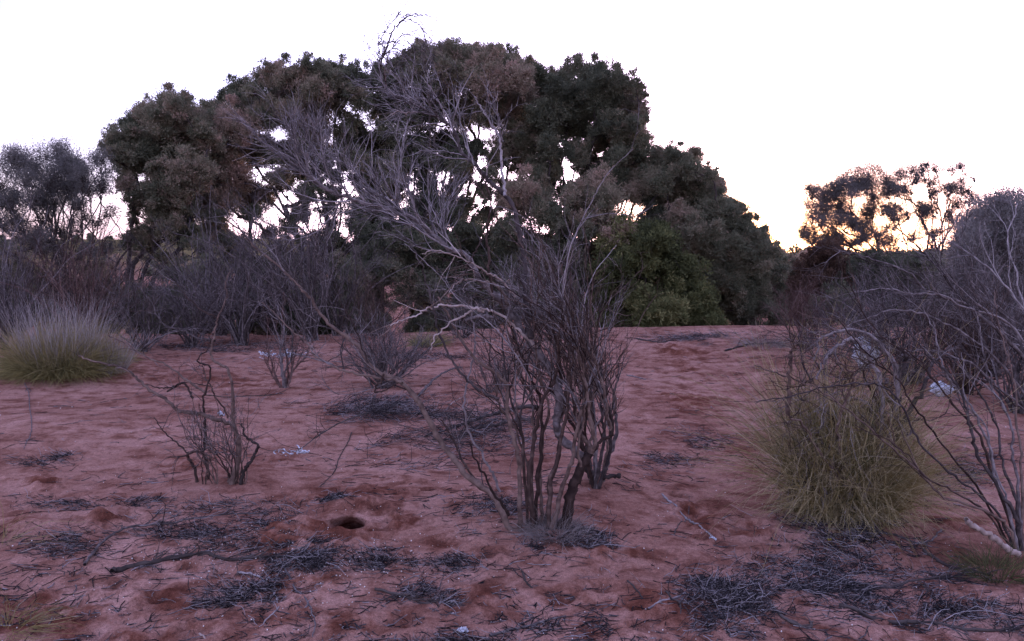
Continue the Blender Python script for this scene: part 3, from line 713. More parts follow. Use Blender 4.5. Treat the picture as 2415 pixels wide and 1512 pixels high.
sh.stem([(911,195),(892,150),(886,110),(905,70),(940,45),(975,35)], .004, .0015, .15, .05, tw=[(18, .24, .6, (.06, 0, -.10), .14, 9, .2), (4, .12, .5, (.02, 0, -.08), .18, 5, .2)])
sh.stem([(938,230),(910,200),(900,170),(912,120),(930,95),(955,85),(990,95)], .004, .0015, .15, .3, tw=[(18, .22, .6, (.06, 0, -.10), .14, 8, .1), (4, .12, .5, (.02, 0, -.08), .18, 5, .2)])
sh.stem([(1191,462),(1186,433),(1188,376),(1187,333),(1168,300),(1150,272),(1136,250),(1125,230)], .0085, .003, .0, .1, mat=MIDWOOD, tw=[(9, .25, .55, (0, 0, .08), .15, 7, .3), (4, .14, .5, (0, 0, .03), .2, 5, .2)])
sh.stem([(1187,335),(1183,300),(1177,272),(1165,250),(1155,228)], .005, .002, .03, .0, mat=MIDWOOD, tw=[(8, .2, .55, (0, 0, .08), .15, 6, .3)])
sh.stem([(1118,390),(1105,330),(1081,262),(1052,226),(1030,190)], .005, .002, .05, .25, mat=MIDWOOD, tw=[(9, .24, .6, (-.02, 0, .06), .15, 7, .2), (4, .12, .5, (0, 0, 0), .2, 5, .2)])
sh.stem([(1161,690),(1152,600),(1141,560),(1147,503),(1151,473),(1148,433),(1141,400)], .0075, .004, -.1, -.15, tw=fine_tw)
sh.stem([(1141,562),(1130,590),(1118,610),(1100,640),(1070,660)], .004, .002, -.15, -.3, tw=fine_tw)
sh.stem([(1006,260),(985,262),(965,270),(948,262),(935,272)], .004, .002, .1, 0, mat=PALEWOOD, tw=[(6, .16, .6, (-.03, 0, -.05), .15, 5, .2)])
sh.stem([(1068,310),(1045,250),(1022,215),(1010,185)], .004, .002, .05, .1, mat=MIDWOOD, tw=[(8, .22, .55, (-.02, 0, .06), .15, 6, .2)])
# left sweeping stems that reach the middle left
LT = [(12, .40, .5, (-.03, 0, .07), .14, 8, .35), (5, .24, .5, (-.01, 0, .05), .16, 6, .2), (3, .13, .5, (0, 0, .02), .2, 4, .2)]
sh.stem([(1211,1251),(1178,1195),(1150,1160),(1105,1120),(1070,1075),(1039,1036),(1010,975),(995,950),(948,903),(905,880),(868,853),(838,820),(800,790),(760,745),(733,703),(700,672),(667,646),(620,600),(590,565),(567,536)], .020, .004, -.05, .55, grounded=True, tw=LT)
sh.stem([(948,905),(930,896),(872,886),(835,875),(800,863),(757,840),(733,813),(683,770),(640,735),(600,712)], .0095, .0025, .1, .45, tw=LT)
sh.stem([(1205,1245),(1170,1190),(1128,1140),(1090,1080),(1060,1030),(1030,985)], .010, .004, .0, .2, grounded=True, tw=med_tw)
sh.stem([(905,882),(890,910),(886,928),(905,925),(940,905)], .006, .003, .15, .12)
sh.stem([(868,855),(850,810),(840,770),(810,720),(800,680)], .0055, .002, .2, .35, tw=med_tw)
# pale arching dead branches
sh.stem([(1282,842),(1262,815),(1232,787),(1205,770),(1175,743),(1138,733),(1110,736),(1088,750),(1060,762),(1038,786),(1025,800),(1018,830)], .0085, .0035, .0, -.25, mat=PALEWOOD, tw=[(6, .14, .6, (-.02, 0, -.05), .15, 5, .4)], label='pale peeling branch arching to the left')
sh.stem([(1140,735),(1125,726),(1082,721),(1038,723),(1005,730),(978,740),(945,752),(912,765)], .0075, .003, -.1, -.3, mat=PALEWOOD, tw=[(7, .18, .5, (-.04, 0, -.01), .15, 6, .4)])
sh.stem([(1200,720),(1165,672),(1140,660),(1110,655),(1080,662),(1055,668)], .0075, .003, -.05, -.3, mat=PALEWOOD, tw=[(6, .2, .6, (-.03, 0, .03), .15, 6, .3)])
sh.stem([(1215,700),(1180,664),(1150,645),(1120,625),(1090,610),(1060,598),(1020,590),(1000,600)], .006, .0025, -.1, -.3, mat=PALEWOOD, tw=[(8, .24, .6, (-.03, 0, .05), .15, 6, .3)])
sh.stem([(1178,940),(1138,926),(1102,896),(1062,843),(1032,780),(1025,740),(1018,703),(1005,650),(998,620),(975,580),(960,560)], .0075, .0025, -.1, -.35, mat=GREYWOOD, tw=fine_tw)
# straight grey dead branch lying across behind, leaning on the stems
sh.stem([(1098,757),(1120,748),(1140,747),(1160,752),(1180,765)], .011, .007, .15, .1, mat=GREYWOOD)
# upright stems, front to back
sh.stem([(1226,1240),(1224,1140),(1220,1073),(1206,1006),(1190,953),(1182,896),(1138,863),(1112,836),(1082,786),(1062,740),(1040,700)], .014, .004, -.05, -.1, grounded=True, tw=med_tw)
sh.stem([(1180,1160),(1160,1115),(1140,1080),(1100,1010),(1098,985),(1105,920),(1118,856),(1125,800),(1122,750),(1120,700)], .008, .003, .1, -.05, mat=GREYWOOD, tw=fine_tw)
sh.stem([(1200,1215),(1176,1170),(1152,1120),(1125,1080),(1108,1040)], .0085, .004, -.12, -.2)
ups = [((1240,1235),(1245,1120),(1238,1020),(1215,930),(1205,860),(1192,800)), ((1250,1238),(1262,1120),(1258,1030),(1245,960),(1232,900),(1225,850)),
  ((1262,1240),(1275,1150),(1270,1060),(1268,960),(1255,880),(1225,800),(1205,740)), ((1272,1240),(1284,1140),(1290,1040),(1290,940),(1275,860),(1262,770),(1258,690)),
  ((1284,1235),(1300,1160),(1302,1080),(1318,980),(1330,900),(1318,820),(1300,740),(1290,660)), ((1292,1232),(1305,1150),(1320,1090),(1338,1000),(1350,920),(1345,840),(1330,760),(1322,680)),
  ((1300,1230),(1318,1150),(1335,1090),(1350,1010),(1372,930),(1368,850),(1352,770),(1340,690),(1335,620)), ((1256,1238),(1252,1150),(1262,1050),(1280,970),(1300,900),(1310,830),(1292,760),(1270,690),(1262,600)),
  ((1388,1075),(1378,1040),(1362,1000),(1352,950),(1340,890),(1322,830)), ((1393,1072),(1390,1020),(1375,970),(1392,910),(1400,850),(1390,790)), ((1400,1062),(1420,1035),(1438,1015),(1436,960),(1425,900),(1418,850)),
  ((1396,1070),(1405,1020),(1398,960),(1385,900),(1370,840),(1360,780)), ((1438,1015),(1445,975),(1438,920),(1420,870),(1400,820)), ((1370,1100),(1360,1050),(1372,990),(1385,940),(1378,880)),
  ((1310,1010),(1330,960),(1345,910),(1352,860),(1340,800)), ((1268,1240),(1240,1180),(1232,1090),(1205,1000),(1180,940),(1160,900),(1150,860))]
def forks(shr, mains, n, t0, t1, up, ln, r, mats, tw, push=(0, 0, 0), wig=.10, lim=.04, lb=-.02):
    """finer stems that leave the main ones part of the way up"""
    for i in range(n):
        P, R = mains[int(rng.integers(len(mains)))]
        k = len(P); j = int(rng.uniform(t0, t1) * (k - 2)); T = norm(P[j + 1] - P[j])
        d = norm(T * .9 + np.array([0, 0, up]) + np.array(push) + rng.normal(size=3) * [.22, .3, .12])
        d[0] = min(d[0], lim); d = norm(d)
        rr = min(R[j] * .75, r * rng.uniform(.7, 1.25))
        Q = grow(P[j][None], d[None], np.array([ln * rng.uniform(.55, 1.25)]), 9, wig * 1.5, (lb, 0, .04))[0]
        shr.stem([tuple(q) + (1,) for q in Q], rr, rr * .3, mat=mats[i % len(mats)], tw=tw, jit=.002, wob=.012)
mains = []
for i, u in enumerate(ups):
    y = rng.uniform(-.25, .35)
    mains.append(sh.stem(list(u), rng.uniform(.0085, .0135), .0035, y * .4, y, grounded=(u[0][1] > 1200), mat=BROWNWOOD,
            tw=[(6, .36, .38, (-.02, 0, .09), .13, 8, .4), (4, .2, .45, (-.02, 0, .04), .16, 5, .25)], wob=.035))
forks(sh, mains, 46, .3, .85, .55, .85, .0055, [BROWNWOOD, GREYWOOD, MIDWOOD], [(5, .30, .5, (-.04, 0, .06), .18, 7, .15), (4, .15, .45, (-.01, 0, .03), .18, 5, .2)], push=(-.14, 0, .05))
# ---- the darker shrub just behind it, on the right
sh2 = Shrub('dark broom-like dead shrub close behind the large bare shrub, with a split charred stump', (1408, 1135))
sh2.stem([(1400,1135),(1390,1110),(1372,1085),(1350,1060)], .030, .018, 0, 0, mat=BARK, grounded=True)
sh2.stem([(1415,1135),(1432,1105),(1441,1070),(1449,1020),(1453,960),(1458,903),(1450,860)], .020, .004, 0, .1, mat=GREYWOOD, grounded=True, tw=med_tw)
sh2.stem([(1420,1128),(1440,1122),(1455,1120),(1466,1126)], .014, .010, -.1, -.15, mat=BARK)
mains = []
for u in [((1404,1128),(1420,1085),(1432,1040),(1430,980),(1412,900),(1392,820),(1380,750)), ((1398,1128),(1385,1080),(1372,1030),(1378,960),(1370,880),(1345,790),(1335,700)), ((1408,1130),(1408,1070),(1412,1000),(1414,930),(1390,850)),
          ((1412,1130),(1438,1070),(1450,1000),(1446,930),(1418,850)), ((1400,1130),(1392,1060),(1395,980),(1388,900),(1362,800),(1350,720)), ((1402,1130),(1370,1060),(1345,1000),(1340,930),(1320,850),(1300,760)), ((1410,1130),(1428,1060),(1440,990),(1426,930),(1400,880)),
          ((1396,1130),(1380,1090),(1360,1050),(1352,980),(1362,900),(1350,820)), ((1405,1128),(1400,1040),(1405,960),(1400,880),(1378,800),(1360,700))]:
    y = rng.uniform(-.35, .45); mains.append(sh2.stem(list(u), rng.uniform(.010, .015), .004, y * .4, y, mat=[GREYWOOD, BROWNWOOD][len(mains) % 2], grounded=True, tw=med_tw, wob=.035))
forks(sh2, mains, 40, .3, .95, .7, 1.05, .0055, [GREYWOOD, MIDWOOD, BROWNWOOD], [(7, .34, .42, (-.06, 0, .07), .17, 7, .15), (4, .16, .42, (0, 0, .05), .16, 4, .25)], push=(-.34, 0, .1), lim=-.10, lb=-.05)
# ---- dead shrub at the left with contorted stems
sh3 = Shrub('contorted dead shrub with low twisting branches reaching left, on bare sand at the left', (548, 1140))
ctw = [(5, .24, .6, (0, 0, .03), .28, 6, .3), (3, .12, .6, (0, 0, 0), .3, 5, .3)]
sh3.stem([(545,1136),(562,1073),(548,1006),(533,996),(480,976),(446,972),(413,966),(400,946),(360,920),(330,890),(300,870),(243,856),(200,846),(180,835)], 0.0182, 0.0046, 0, .2, grounded=True, tw=ctw)
sh3.stem([(552,1006),(550,960),(547,936),(537,876),(512,855),(497,846),(499,826),(507,803),(510,775),(513,750),(533,703),(530,670),(540,640)], 0.0117, 0.0033, .0, .1, tw=ctw)
sh3.stem([(485,1150),(492,1116),(475,1066),(481,1016),(483,970),(480,936),(485,900),(487,870),(470,856),(478,840),(493,820),(490,790)], 0.0104, 0.0033, .1, .1, grounded=True, tw=ctw)
sh3.stem([(465,1146),(452,1110),(445,1096),(435,1083),(440,1070),(460,1062)], 0.0117, 0.0065, .05, .05, grounded=True)
sh3.stem([(562,1130),(575,1105),(588,1086),(597,1068),(605,1053),(592,1040),(582,1026),(575,1000)], 0.0130, 0.0052, 0, -.05, grounded=True, tw=ctw, mat=BARK)
sh3.stem([(455,940),(440,908),(430,906),(410,912),(380,915),(350,908)], 0.0078, 0.0039, .2, .3, tw=ctw)
sh3.stem([(483,926),(455,908),(433,896),(417,880),(385,860),(350,846),(318,825),(283,803),(250,790)], 0.0091, 0.0033, .1, .3, tw=ctw)
sh3.stem([(535,985),(533,976),(515,935),(500,906),(482,890),(472,866)], 0.0065, 0.0026, -.1, -.1, tw=ctw)
sh3.stem([(445,1068),(420,1045),(395,1030),(378,1012),(360,985)], 0.0065, 0.0026, .1, .1, tw=ctw)
sh3.stem([(500,1080),(460,1062),(430,1075),(400,1080)], 0.0065, 0.0033, -.1, -.2, tw=ctw)
sh3.stem([(513,750),(480,735),(440,700),(420,670),(395,650)], 0.0052, 0.0020, .1, .2, tw=ctw)
sh3.stem([(507,803),(470,800),(440,780),(400,765),(372,735),(350,700)], 0.0065, 0.0026, .1, .3, tw=ctw, mat=GREYWOOD)
for i in range(24):
    x0 = rng.uniform(470, 580) if i % 3 else rng.uniform(530, 570); a = rng.uniform(-110, 60)
    sh3.stem([(x0, 1136), (x0 + a * .35, 1085), (x0 + a * .8, 1035), (x0 + a + 8 * rng.normal(), rng.uniform(900, 1010))], .0042, .0014, 0, rng.uniform(-.2, .25), grounded=True, tw=ctw)
# ---- little upright shrub in the mid left
sh4 = Shrub('small upright dead shrub with reddish stems, beside scattered white scraps', (672, 915))
for u in [((668,915),(655,890),(647,870),(640,850),(637,836),(632,800)), ((672,915),(678,880),(680,850),(672,800),(668,740),(672,690)), ((670,915),(664,880),(660,840),(668,790),(660,730)),
          ((678,915),(690,880),(705,855),(722,830),(735,805)), ((676,915),(685,880),(692,850),(700,810)), ((666,912),(655,900),(640,875),(630,850)), ((674,912),(676,870),(690,820),(690,770),(682,720)), ((672,912),(668,860),(655,800),(640,750))]:
    sh4.stem(list(u), .014, .006, 0, rng.uniform(-.25, .25), mat=REDSTEM if rng.random() < .6 else GREYWOOD, grounded=True, tw=[(9, .42, .4, (0, 0, .08), .16, 7, .25), (3, .18, .5, (0, 0, .03), .2, 5, .2)])
# ---- rounded fine-twigged shrub behind the big one
def broom(label, base, n, spread, h, r0, mat, tw, Y=None, lean=0.0, name='dead_shrub', curve=.12, flat_=1.0, hvar=.3):
    s = Shrub(label, base, Y=Y, name=name)
    d = np.stack([rng.normal(size=n) * spread + lean, rng.normal(size=n) * spread * flat_, np.ones(n)], -1)
    Ls = h * rng.uniform(1 - hvar, 1 + hvar * .4, n)
    b = s.o + np.stack([rng.normal(size=n) * .05, rng.normal(size=n) * .05, np.full(n, -.03)], -1)
    P = grow(b, d, Ls, 12, .13, (0, 0, curve * .4))
    R = taper(n, 12, r0 * rng.uniform(.6, 1.2, n), .25)
    groups = np.array_split(np.arange(n), max(3, min(12, n // 5)))
    for ix in groups:                              # a main stem with the shoots springing from its foot
        g = Geo(); g.tubes(P[ix], R[ix], 5, rng.uniform(.2, .8, len(ix)))
        o = g.build('stem', mat, s.th); s.twigs(P[ix], R[ix], tw, o, mat)
    return s
btw = lambda a, l: [(a, l, .5, (0, 0, .04), .17, 6, .25), (4, l * .5, .55, (0, 0, .02), .2, 4, .2)]
broom('low rounded grey dead shrub of fine twigs, left of the large bare shrub', (905, 915), 60, .62, .95, .010, GREYWOOD, btw(9, .28), lean=-.05)
broom('small grey dead shrub of fine twigs seen through the stems of the large bare shrub', (1165, 925), 26, .6, .5, .007, GREYWOOD, btw(7, .2))
# ---- dead grey shrubs along the left of the crest
KT = lambda: [(6, .5, .5, (0, 0, .03), .17, 7, .25), (3, .26, .55, (0, 0, .01), .2, 5, .2), (2, .14, .5, (0, 0, 0), .2, 4, .2)]
broom('reddish dead shrub of upright stems directly behind the grey-topped grass tussock', (195, 815), 34, .22, 1.75, .011, REDSTEM, KT(), Y=12.3)
broom('grey dead shrub at the left edge behind the grass tussock', (20, 810), 30, .4, 1.6, .012, GREYWOOD, KT(), Y=12.8)
broom('tangled grey dead shrub below the forked trunk', (335, 812), 34, .55, 1.5, .012, GREYWOOD, KT(), Y=12.6, lean=.1)
broom('spreading grey dead shrub right of the forked trunk', (455, 806), 36, .5, 1.45, .012, GREYWOOD, KT(), Y=13.4)
broom('grey-brown dead shrub between the forked trunk and the small reddish shrub', (570, 800), 38, .4, 1.8, .013, GREYWOOD, KT(), Y=13.8, lean=-.1)
broom('tall grey dead shrub with feathery top before the brownish tree', (735, 795), 44, .26, 2.9, .017, GREYWOOD, KT(), Y=14.2, lean=-.05)
broom('tall thin dead shrub right of the feathery grey one', (800, 790), 30, .24, 2.4, .014, GREYWOOD, KT(), Y=14.8)
broom('dead shrub of dark twigs below the tallest tree, right of the tall thin one', (880, 790), 26, .5, 1.1, .011, BROWNWOOD, KT(), Y=14.5)
broom('low grey dead shrub on the crest behind the large bare shrub', (1090, 795), 26, .6, .9, .010, GREYWOOD, KT(), Y=14.0)
broom('dark red dead shrub behind the right grass tussock', (1900, 815), 34, .5, 1.0, .011, REDSTEM, KT(), Y=12.0)
broom('tangled grey dead stems behind the right tussock, before the dark bush row', (2040, 830), 40, .5, 1.35, .012, GREYWOOD, KT(), Y=10.8)
broom('dead shrub of dark stems at the right edge beyond the bare slanting stems', (2280, 880), 40, .5, 1.2, .011, BROWNWOOD, KT(), Y=8.6)
broom('grey dead shrub at the right edge, nearest the pale twiggy bush', (2400, 930), 40, .45, 1.35, .012, GREYWOOD, KT(), Y=7.6)
broom('tall grey bare shrub at the left edge, behind the sparse tree', (40, 812), 46, .42, 2.7, .015, GREYWOOD, KT(), Y=14.6)
broom('tall grey-brown bare shrub left of the forked trunk', (215, 812), 40, .34, 2.4, .014, BROWNWOOD, KT(), Y=15.2)
broom('tall bare shrub right of the forked trunk, leaning left', (520, 806), 44, .36, 2.6, .015, GREYWOOD, KT(), Y=15.0, lean=-.15)
broom('tall grey bare shrub behind the small reddish shrub', (640, 800), 40, .3, 2.7, .015, GREYWOOD, KT(), Y=15.4, lean=.05)
broom('dense grey twiggy shrub between the right tussock and the slanting stems', (2150, 870), 44, .5, 1.5, .011, GREYWOOD, KT(), Y=9.2)
broom('dense grey twiggy shrub at the right edge under the pale bush', (2330, 900), 50, .45, 1.7, .012, GREYWOOD, KT(), Y=9.8)
# ---- slanting bare stems at the right edge
sh5 = Shrub('bare dead shrub at the right edge, its long stems slanting left over the tussock', (2408, 1300))
rtw = [(5, .35, .45, (-.04, 0, .06), .12, 7, .4), (3, .2, .5, (-.02, 0, .03), .16, 5, .2)]
for u, r, y in [
  (((2412,1293),(2396,1220),(2356,1153),(2305,1073),(2290,1020),(2273,962),(2250,910),(2223,862),(2193,839),(2160,800),(2125,770)), .011, .1),
  (((2405,1290),(2370,1180),(2345,1110),(2333,1046),(2310,982),(2270,915),(2235,880),(2210,830),(2190,770),(2180,720)), .010, .2),
  (((2400,1285),(2380,1250),(2320,1205),(2225,1170),(2158,1103),(2085,1043),(1993,966),(1930,916),(1880,900)), .008, -.25),
  (((2398,1282),(2360,1225),(2300,1160),(2245,1110),(2178,1039),(2130,965),(2093,922),(2060,909),(1993,909),(1910,919),(1850,938),(1783,957)), .0075, -.15),
  (((2395,1275),(2340,1200),(2280,1120),(2210,1040),(2160,960),(2110,900),(2060,850),(2000,790),(1960,740)), .007, .1),
  (((2410,1270),(2390,1180),(2370,1090),(2345,1000),(2300,920),(2260,850),(2230,780)), .009, .3),
  (((2412,1260),(2400,1150),(2395,1050),(2370,960),(2340,880),(2310,800),(2300,720)), .009, .4),
  (((2415,1250),(2412,1130),(2405,1020),(2395,920),(2370,840),(2350,760),(2345,690)), .008, .5),
  (((2400,1288),(2330,1215),(2240,1160),(2180,1130),(2120,1070),(2070,1030),(2020,1000)), .006, -.3),
  (((2405,1280),(2350,1140),(2300,1010),(2260,950),(2200,880),(2130,830),(2080,790),(2030,720),(2000,650)), .008, .3),
  (((2408,1280),(2376,1200),(2352,1100),(2325,1020),(2290,960),(2275,890),(2265,830)), .007, .15)]:
    sh5.stem(list(u), r, .0025, 0, y, mat=BROWNWOOD if rng.random() < .45 else GREYWOOD, grounded=True, tw=rtw)
sh5.stem([(2402,1307),(2370,1290),(2330,1262),(2300,1245),(2289,1233),(2284,1225)], .017, .010, -.15, -.3, mat=PALEWOOD, label='short broken stub with pale torn bark')
# stems from a second one whose foot lies out of the frame
sh6 = Shrub('thick grey dead stems entering from the right edge and arching to the left', (2600, 1180))
stw = [(8, .45, .45, (-.05, 0, .05), .13, 8, .35), (4, .26, .5, (-.02, 0, .03), .16, 6, .2), (2, .14, .5, (0, 0, 0), .2, 4, .2)]
for u, r, y in [
  (((2590,1175),(2500,980),(2410,839),(2326,752),(2286,716),(2226,649),(2180,600),(2150,560)), .014, .2),
  (((2580,1175),(2470,930),(2380,800),(2320,749),(2275,714),(2210,690),(2150,650),(2090,625),(2030,600),(1980,590)), .013, .1),
  (((2595,1175),(2520,1000),(2440,880),(2400,800),(2350,720),(2300,650),(2270,590),(2260,520)), .012, .4),
  (((2585,1178),(2480,1000),(2400,900),(2330,830),(2250,770),(2180,740),(2100,735),(2040,750),(1990,775),(1960,800)), .011, -.1),
  (((2598,1178),(2540,1010),(2480,860),(2430,740),(2390,640),(2380,560),(2400,480)), .012, .5),
  (((2590,1178),(2470,1020),(2380,930),(2310,870),(2230,830),(2160,830),(2080,850),(2020,880),(1985,920)), .009, -.3),
  (((2595,1178),(2500,960),(2440,830),(2370,760),(2300,730),(2230,700),(2160,690),(2090,680),(2030,690)), .010, .0),
  (((2600,1178),(2520,930),(2450,770),(2380,680),(2320,620),(2250,580),(2180,570)), .010, .3)]:
    sh6.stem(list(u), r, .003, 0, y, mat=MIDWOOD if rng.random() < .3 else GREYWOOD, grounded=True, tw=stw)
# ------------------------------------------------------------------ tussocks
STRAW = leafmat('straw_blade', [(0, (.085, .070, .028)), (.5, (.225, .175, .070)), (1, (.42, .36, .22))], .3)
GRASSG = leafmat('green_blade', [(0, (.042, .046, .022)), (.5, (.110, .108, .046)), (1, (.30, .255, .105))], .3)
SEED = leafmat('grey_seed_stalk', [(0, (.12, .10, .09)), (.5, (.24, .21, .195)), (1, (.40, .37, .35))], .2)
def blades(o, n, spread, L, wig, droop, w, tone, root=.25, up=1.0, k=8, cx=0.0, cy=0.0, tonevar=.2, lean=(0, 0)):
    a = rng.uniform(0, 2 * math.pi, n); rr = np.sqrt(rng.uniform(0, 1, n)) * root
    b = o + np.stack([np.cos(a) * rr + cx, np.sin(a) * rr + cy, np.full(n, -.02)], -1)
    d = np.stack([np.cos(a) * spread * (rr / root) + rng.normal(size=n) * .12 + lean[0], np.sin(a) * spread * (rr / root) + rng.normal(size=n) * .12 + lean[1], np.full(n, up)], -1)
    P = grow(b, d, L * rng.uniform(.55, 1.12, n), k, wig, (0, 0, -droop))
    s = np.linspace(0, 1, k)[None]; Wd = w * (1 - .8 * s) * rng.uniform(.7, 1.3, (n, 1))
    zg = height(P[..., 0], P[..., 1], False) + .004
    P[..., 2] = np.maximum(P[..., 2], zg)
    t = np.clip(tone + rng.normal(size=(n, 1)) * tonevar + np.zeros((1, k)), 0, 1)
    return P, Wd, t
# left tussock
o = ground(np.array(105.), np.array(895.)); o = onground(o[0], o[1] + .35)
th = thing('grass_tussock', 'big grass tussock with yellow-green base and grey seed heads at the left edge', 'grass tussock', o)
g = Geo(); g.blades(*blades(o, 4600, .85, .60, .12, .15, .006, .72, .40)); g.blades(*blades(o, 2000, 1.0, .44, .12, .22, .006, .95, .42)); g.build('green_blades', GRASSG, th)['kind'] = 'stuff'
g = Geo(); g.blades(*blades(o, 2000, .6, .74, .10, .06, .005, .5, .38)); g.build('dry_blades', STRAW, th)['kind'] = 'stuff'
g = Geo(); g.blades(*blades(o, 800, .28, .98, .07, .005, .0055, .6, .40, tonevar=.25)); g.blades(*blades(o, 300, .4, .62, .08, .02, .0055, .6, .2, cx=.5, cy=.2)); g.build('seed_stalks', SEED, th)['kind'] = 'stuff'
# right tussock
o = ground(np.array(1985.), np.array(1215.)); o = onground(o[0], o[1] + .12)
th = thing('grass_tussock', 'tall shaggy grass tussock tangled with dead twigs, right of the large bare shrub', 'grass tussock', o)
def tufted(o, nt, nb, spread, L, wig, droop, w, tone, root, k=10, cx=0.0, cy=0.0, tonevar=.22, lean=(0, 0)):
    """blades bunched in tufts that lean the same way"""
    out = []
    for i in range(nt):
        a = rng.uniform(0, 2 * math.pi); rr = math.sqrt(rng.uniform()) * root
        le = (math.cos(a) * spread * rr / root + lean[0] + rng.normal() * .10, math.sin(a) * spread * rr / root + lean[1] + rng.normal() * .10)
        out.append(blades(o, nb, .25, L * rng.uniform(.65, 1.1), wig, droop * rng.uniform(.5, 1.5), w, tone + rng.normal() * tonevar, .045, k=k, cx=cx + math.cos(a) * rr, cy=cy + math.sin(a) * rr, tonevar=.12, lean=le))
    return [np.concatenate([q[i] for q in out]) for i in range(3)]
g = Geo(); g.blades(*tufted(o, 34, 32, .15, 1.06, .11, .05, .0042, .35, .18)); g.blades(*tufted(o, 26, 24, .5, .46, .14, .16, .004, .3, .20)); g.build('green_blades', GRASSG, th)['kind'] = 'stuff'
g = Geo(); g.blades(*tufted(o, 46, 32, .18, 1.16, .14, .10, .0040, .55, .20, k=11)); g.blades(*tufted(o, 50, 34, .26, .86, .12, .08, .0044, .5, .13, cx=.17, cy=-.06, lean=(.07, -.10)))
g.blades(*tufted(o, 40, 24, .45, .44, .16, .26, .0036, .72, .2, cy=-.08)); g.blades(*blades(o, 140, .6, .85, .12, .22, .0028, .8, .18, k=11)); g.build('dry_blades', STRAW, th)['kind'] = 'stuff'
def fringe(o, n, r, z0, z1, L, w, tone, front=.6):
    a = rng.uniform(0, 2 * math.pi, n); a = np.where(rng.random(n) < front, rng.uniform(math.pi, 2 * math.pi, n), a)
    b = o + np.stack([np.cos(a) * r * rng.uniform(.5, 1.1, n), np.sin(a) * r * rng.uniform(.5, 1.1, n), rng.uniform(z0, z1, n)], -1)
    d = np.stack([np.cos(a) + rng.normal(size=n) * .9, np.sin(a) + rng.normal(size=n) * .7, rng.uniform(-.2, 1.3, n)], -1)
    P = grow(b, d, L * rng.uniform(.5, 1.2, n), 11, .26, (0, 0, -.27))
    P[..., 2] = np.maximum(P[..., 2], height(P[..., 0], P[..., 1], False) + .004)
    s = np.linspace(0, 1, 11)[None]
    return P, w * (1 - .7 * s) * rng.uniform(.6, 1.4, (n, 1)), np.clip(tone + rng.normal(size=(n, 1)) * .25 + np.zeros((1, 11)), 0, 1)
g = Geo(); g.blades(*fringe(o, 620, .21, .04, .5, .5, .0042, .72)); g.blades(*fringe(o + np.array([.12, 0, 0]), 400, .2, .2, .7, .5, .0042, .6)); g.build('hanging_blades', STRAW, th)['kind'] = 'stuff'
g = Geo(); g.blades(*fringe(o, 520, .22, .03, .75, .36, .0036, .5)); g.build('dead_grey_blades', SEED, th)['kind'] = 'stuff'
g = Geo(); g.blades(*tufted(o, 30, 12, .16, 1.28, .10, .003, .0055, .55, .17, k=10, cx=-.03)); g.build('seed_stalks', STRAW, th)['kind'] = 'stuff'
# twig tangle caught over that tussock
sh7 = Shrub('dark dead shrub collapsed over the tall tussock, curved stems and a snapped upright stick', (2040, 1180))
ttw = [(15, .26, .7, (0, 0, -.03), .22, 7, .15), (5, .13, .6, (0, 0, -.03), .25, 4, .2)]
for u, r, y in [
  (((2040,1180),(2075,1080),(2090,980),(2085,900),(2050,830),(2010,795),(1975,812),(1940,850),(1922,895)), .010, -.25),
  (((2045,1180),(2100,1050),(2120,950),(2110,870),(2070,800),(2010,782),(1950,800),(1930,850)), .010, -.15),
  (((2050,1170),(2110,1000),(2130,900),(2140,840),(2100,800),(2050,790)), .012, 0.0),
  (((1858,980),(1860,920),(1862,860),(1866,825),(1880,812)), .009, -.2),
  (((2040,1180),(2000,1090),(1985,1010),(2010,930),(2022,895),(2000,870),(1980,858)), .006, -.35),
  (((2060,1160),(2140,980),(2180,900),(2200,850),(2240,820)), .010, .1),
  (((2035,1185),(1960,1090),(1900,1010),(1860,980)), .006, -.3)]:
    sh7.stem(list(u), r * 1.6, .005, -.45, y - .42, mat=BROWNWOOD if r < .01 else GREYWOOD, tw=ttw, jit=.01)
for i in range(64):
    x = rng.uniform(1880, 2150); y = rng.uniform(820, 1190)
    sh7.stem([(x, y), (x + rng.normal() * 35, y - 40 + rng.normal() * 30), (x + rng.normal() * 70, y - 80 + rng.normal() * 60)], rng.uniform(.003, .0075), .0015, rng.uniform(-.55, -.2), rng.uniform(-.55, -.2), mat=[GREYWOOD, BROWNWOOD][i % 2], tw=[(8, .16, .8, (0, 0, -.03), .25, 5, .1)], part='twig')
# small green plants
def tuft(label, px, py, n, L, spread, mat, w=.004, tone=.4, name='grass_tuft', cat='grass tuft', root=.1, droop=.06):
    o = ground(np.array(float(px)), np.array(float(py)))
    g = Geo(); g.blades(*blades(o, n, spread, L, .12, droop, w, tone, root))
    return tag(g.build(name, mat, None, o), label, cat)
tuft('small dark green wiry plant at the foot of the right-edge stems', 2350, 1350, 420, .19, 1.3, GRASSG, .0035, .25, root=.14)
tuft('pale yellow-green grass tuft at the bottom left edge', 15, 1485, 150, .24, 1.6, STRAW, .003, .35, root=.12, droop=.2)
tuft('dry straw grass lying at the left edge above the bottom tuft', -10, 1290, 60, .45, 1.8, STRAW, .003, .6, root=.15, droop=.25)
tuft('olive grass clump on the crest under the pale arching branches', 1010, 815, 520, .36, 1.2, GRASSG, .007, .6, root=.2, droop=.12)
tuft('faded grass clump right beside the big left tussock', 262, 850, 420, .30, 1.4, GRASSG, .006, .85, root=.25, droop=.14)
tuft('grey weedy grass on the crest left of the dark red shrub', 1800, 815, 300, .42, 1.5, SEED, .005, .4, root=.3, droop=.15)
tuft('wispy grey seedling on the crest right of the low green bush', 1700, 795, 60, .22, .8, SEED, .005, .2, root=.1)
tuft('thin ashy stubble on the crest in line with the green bush', 1640, 797, 40, .2, .6, REDSTEM, .006, .2, root=.2)
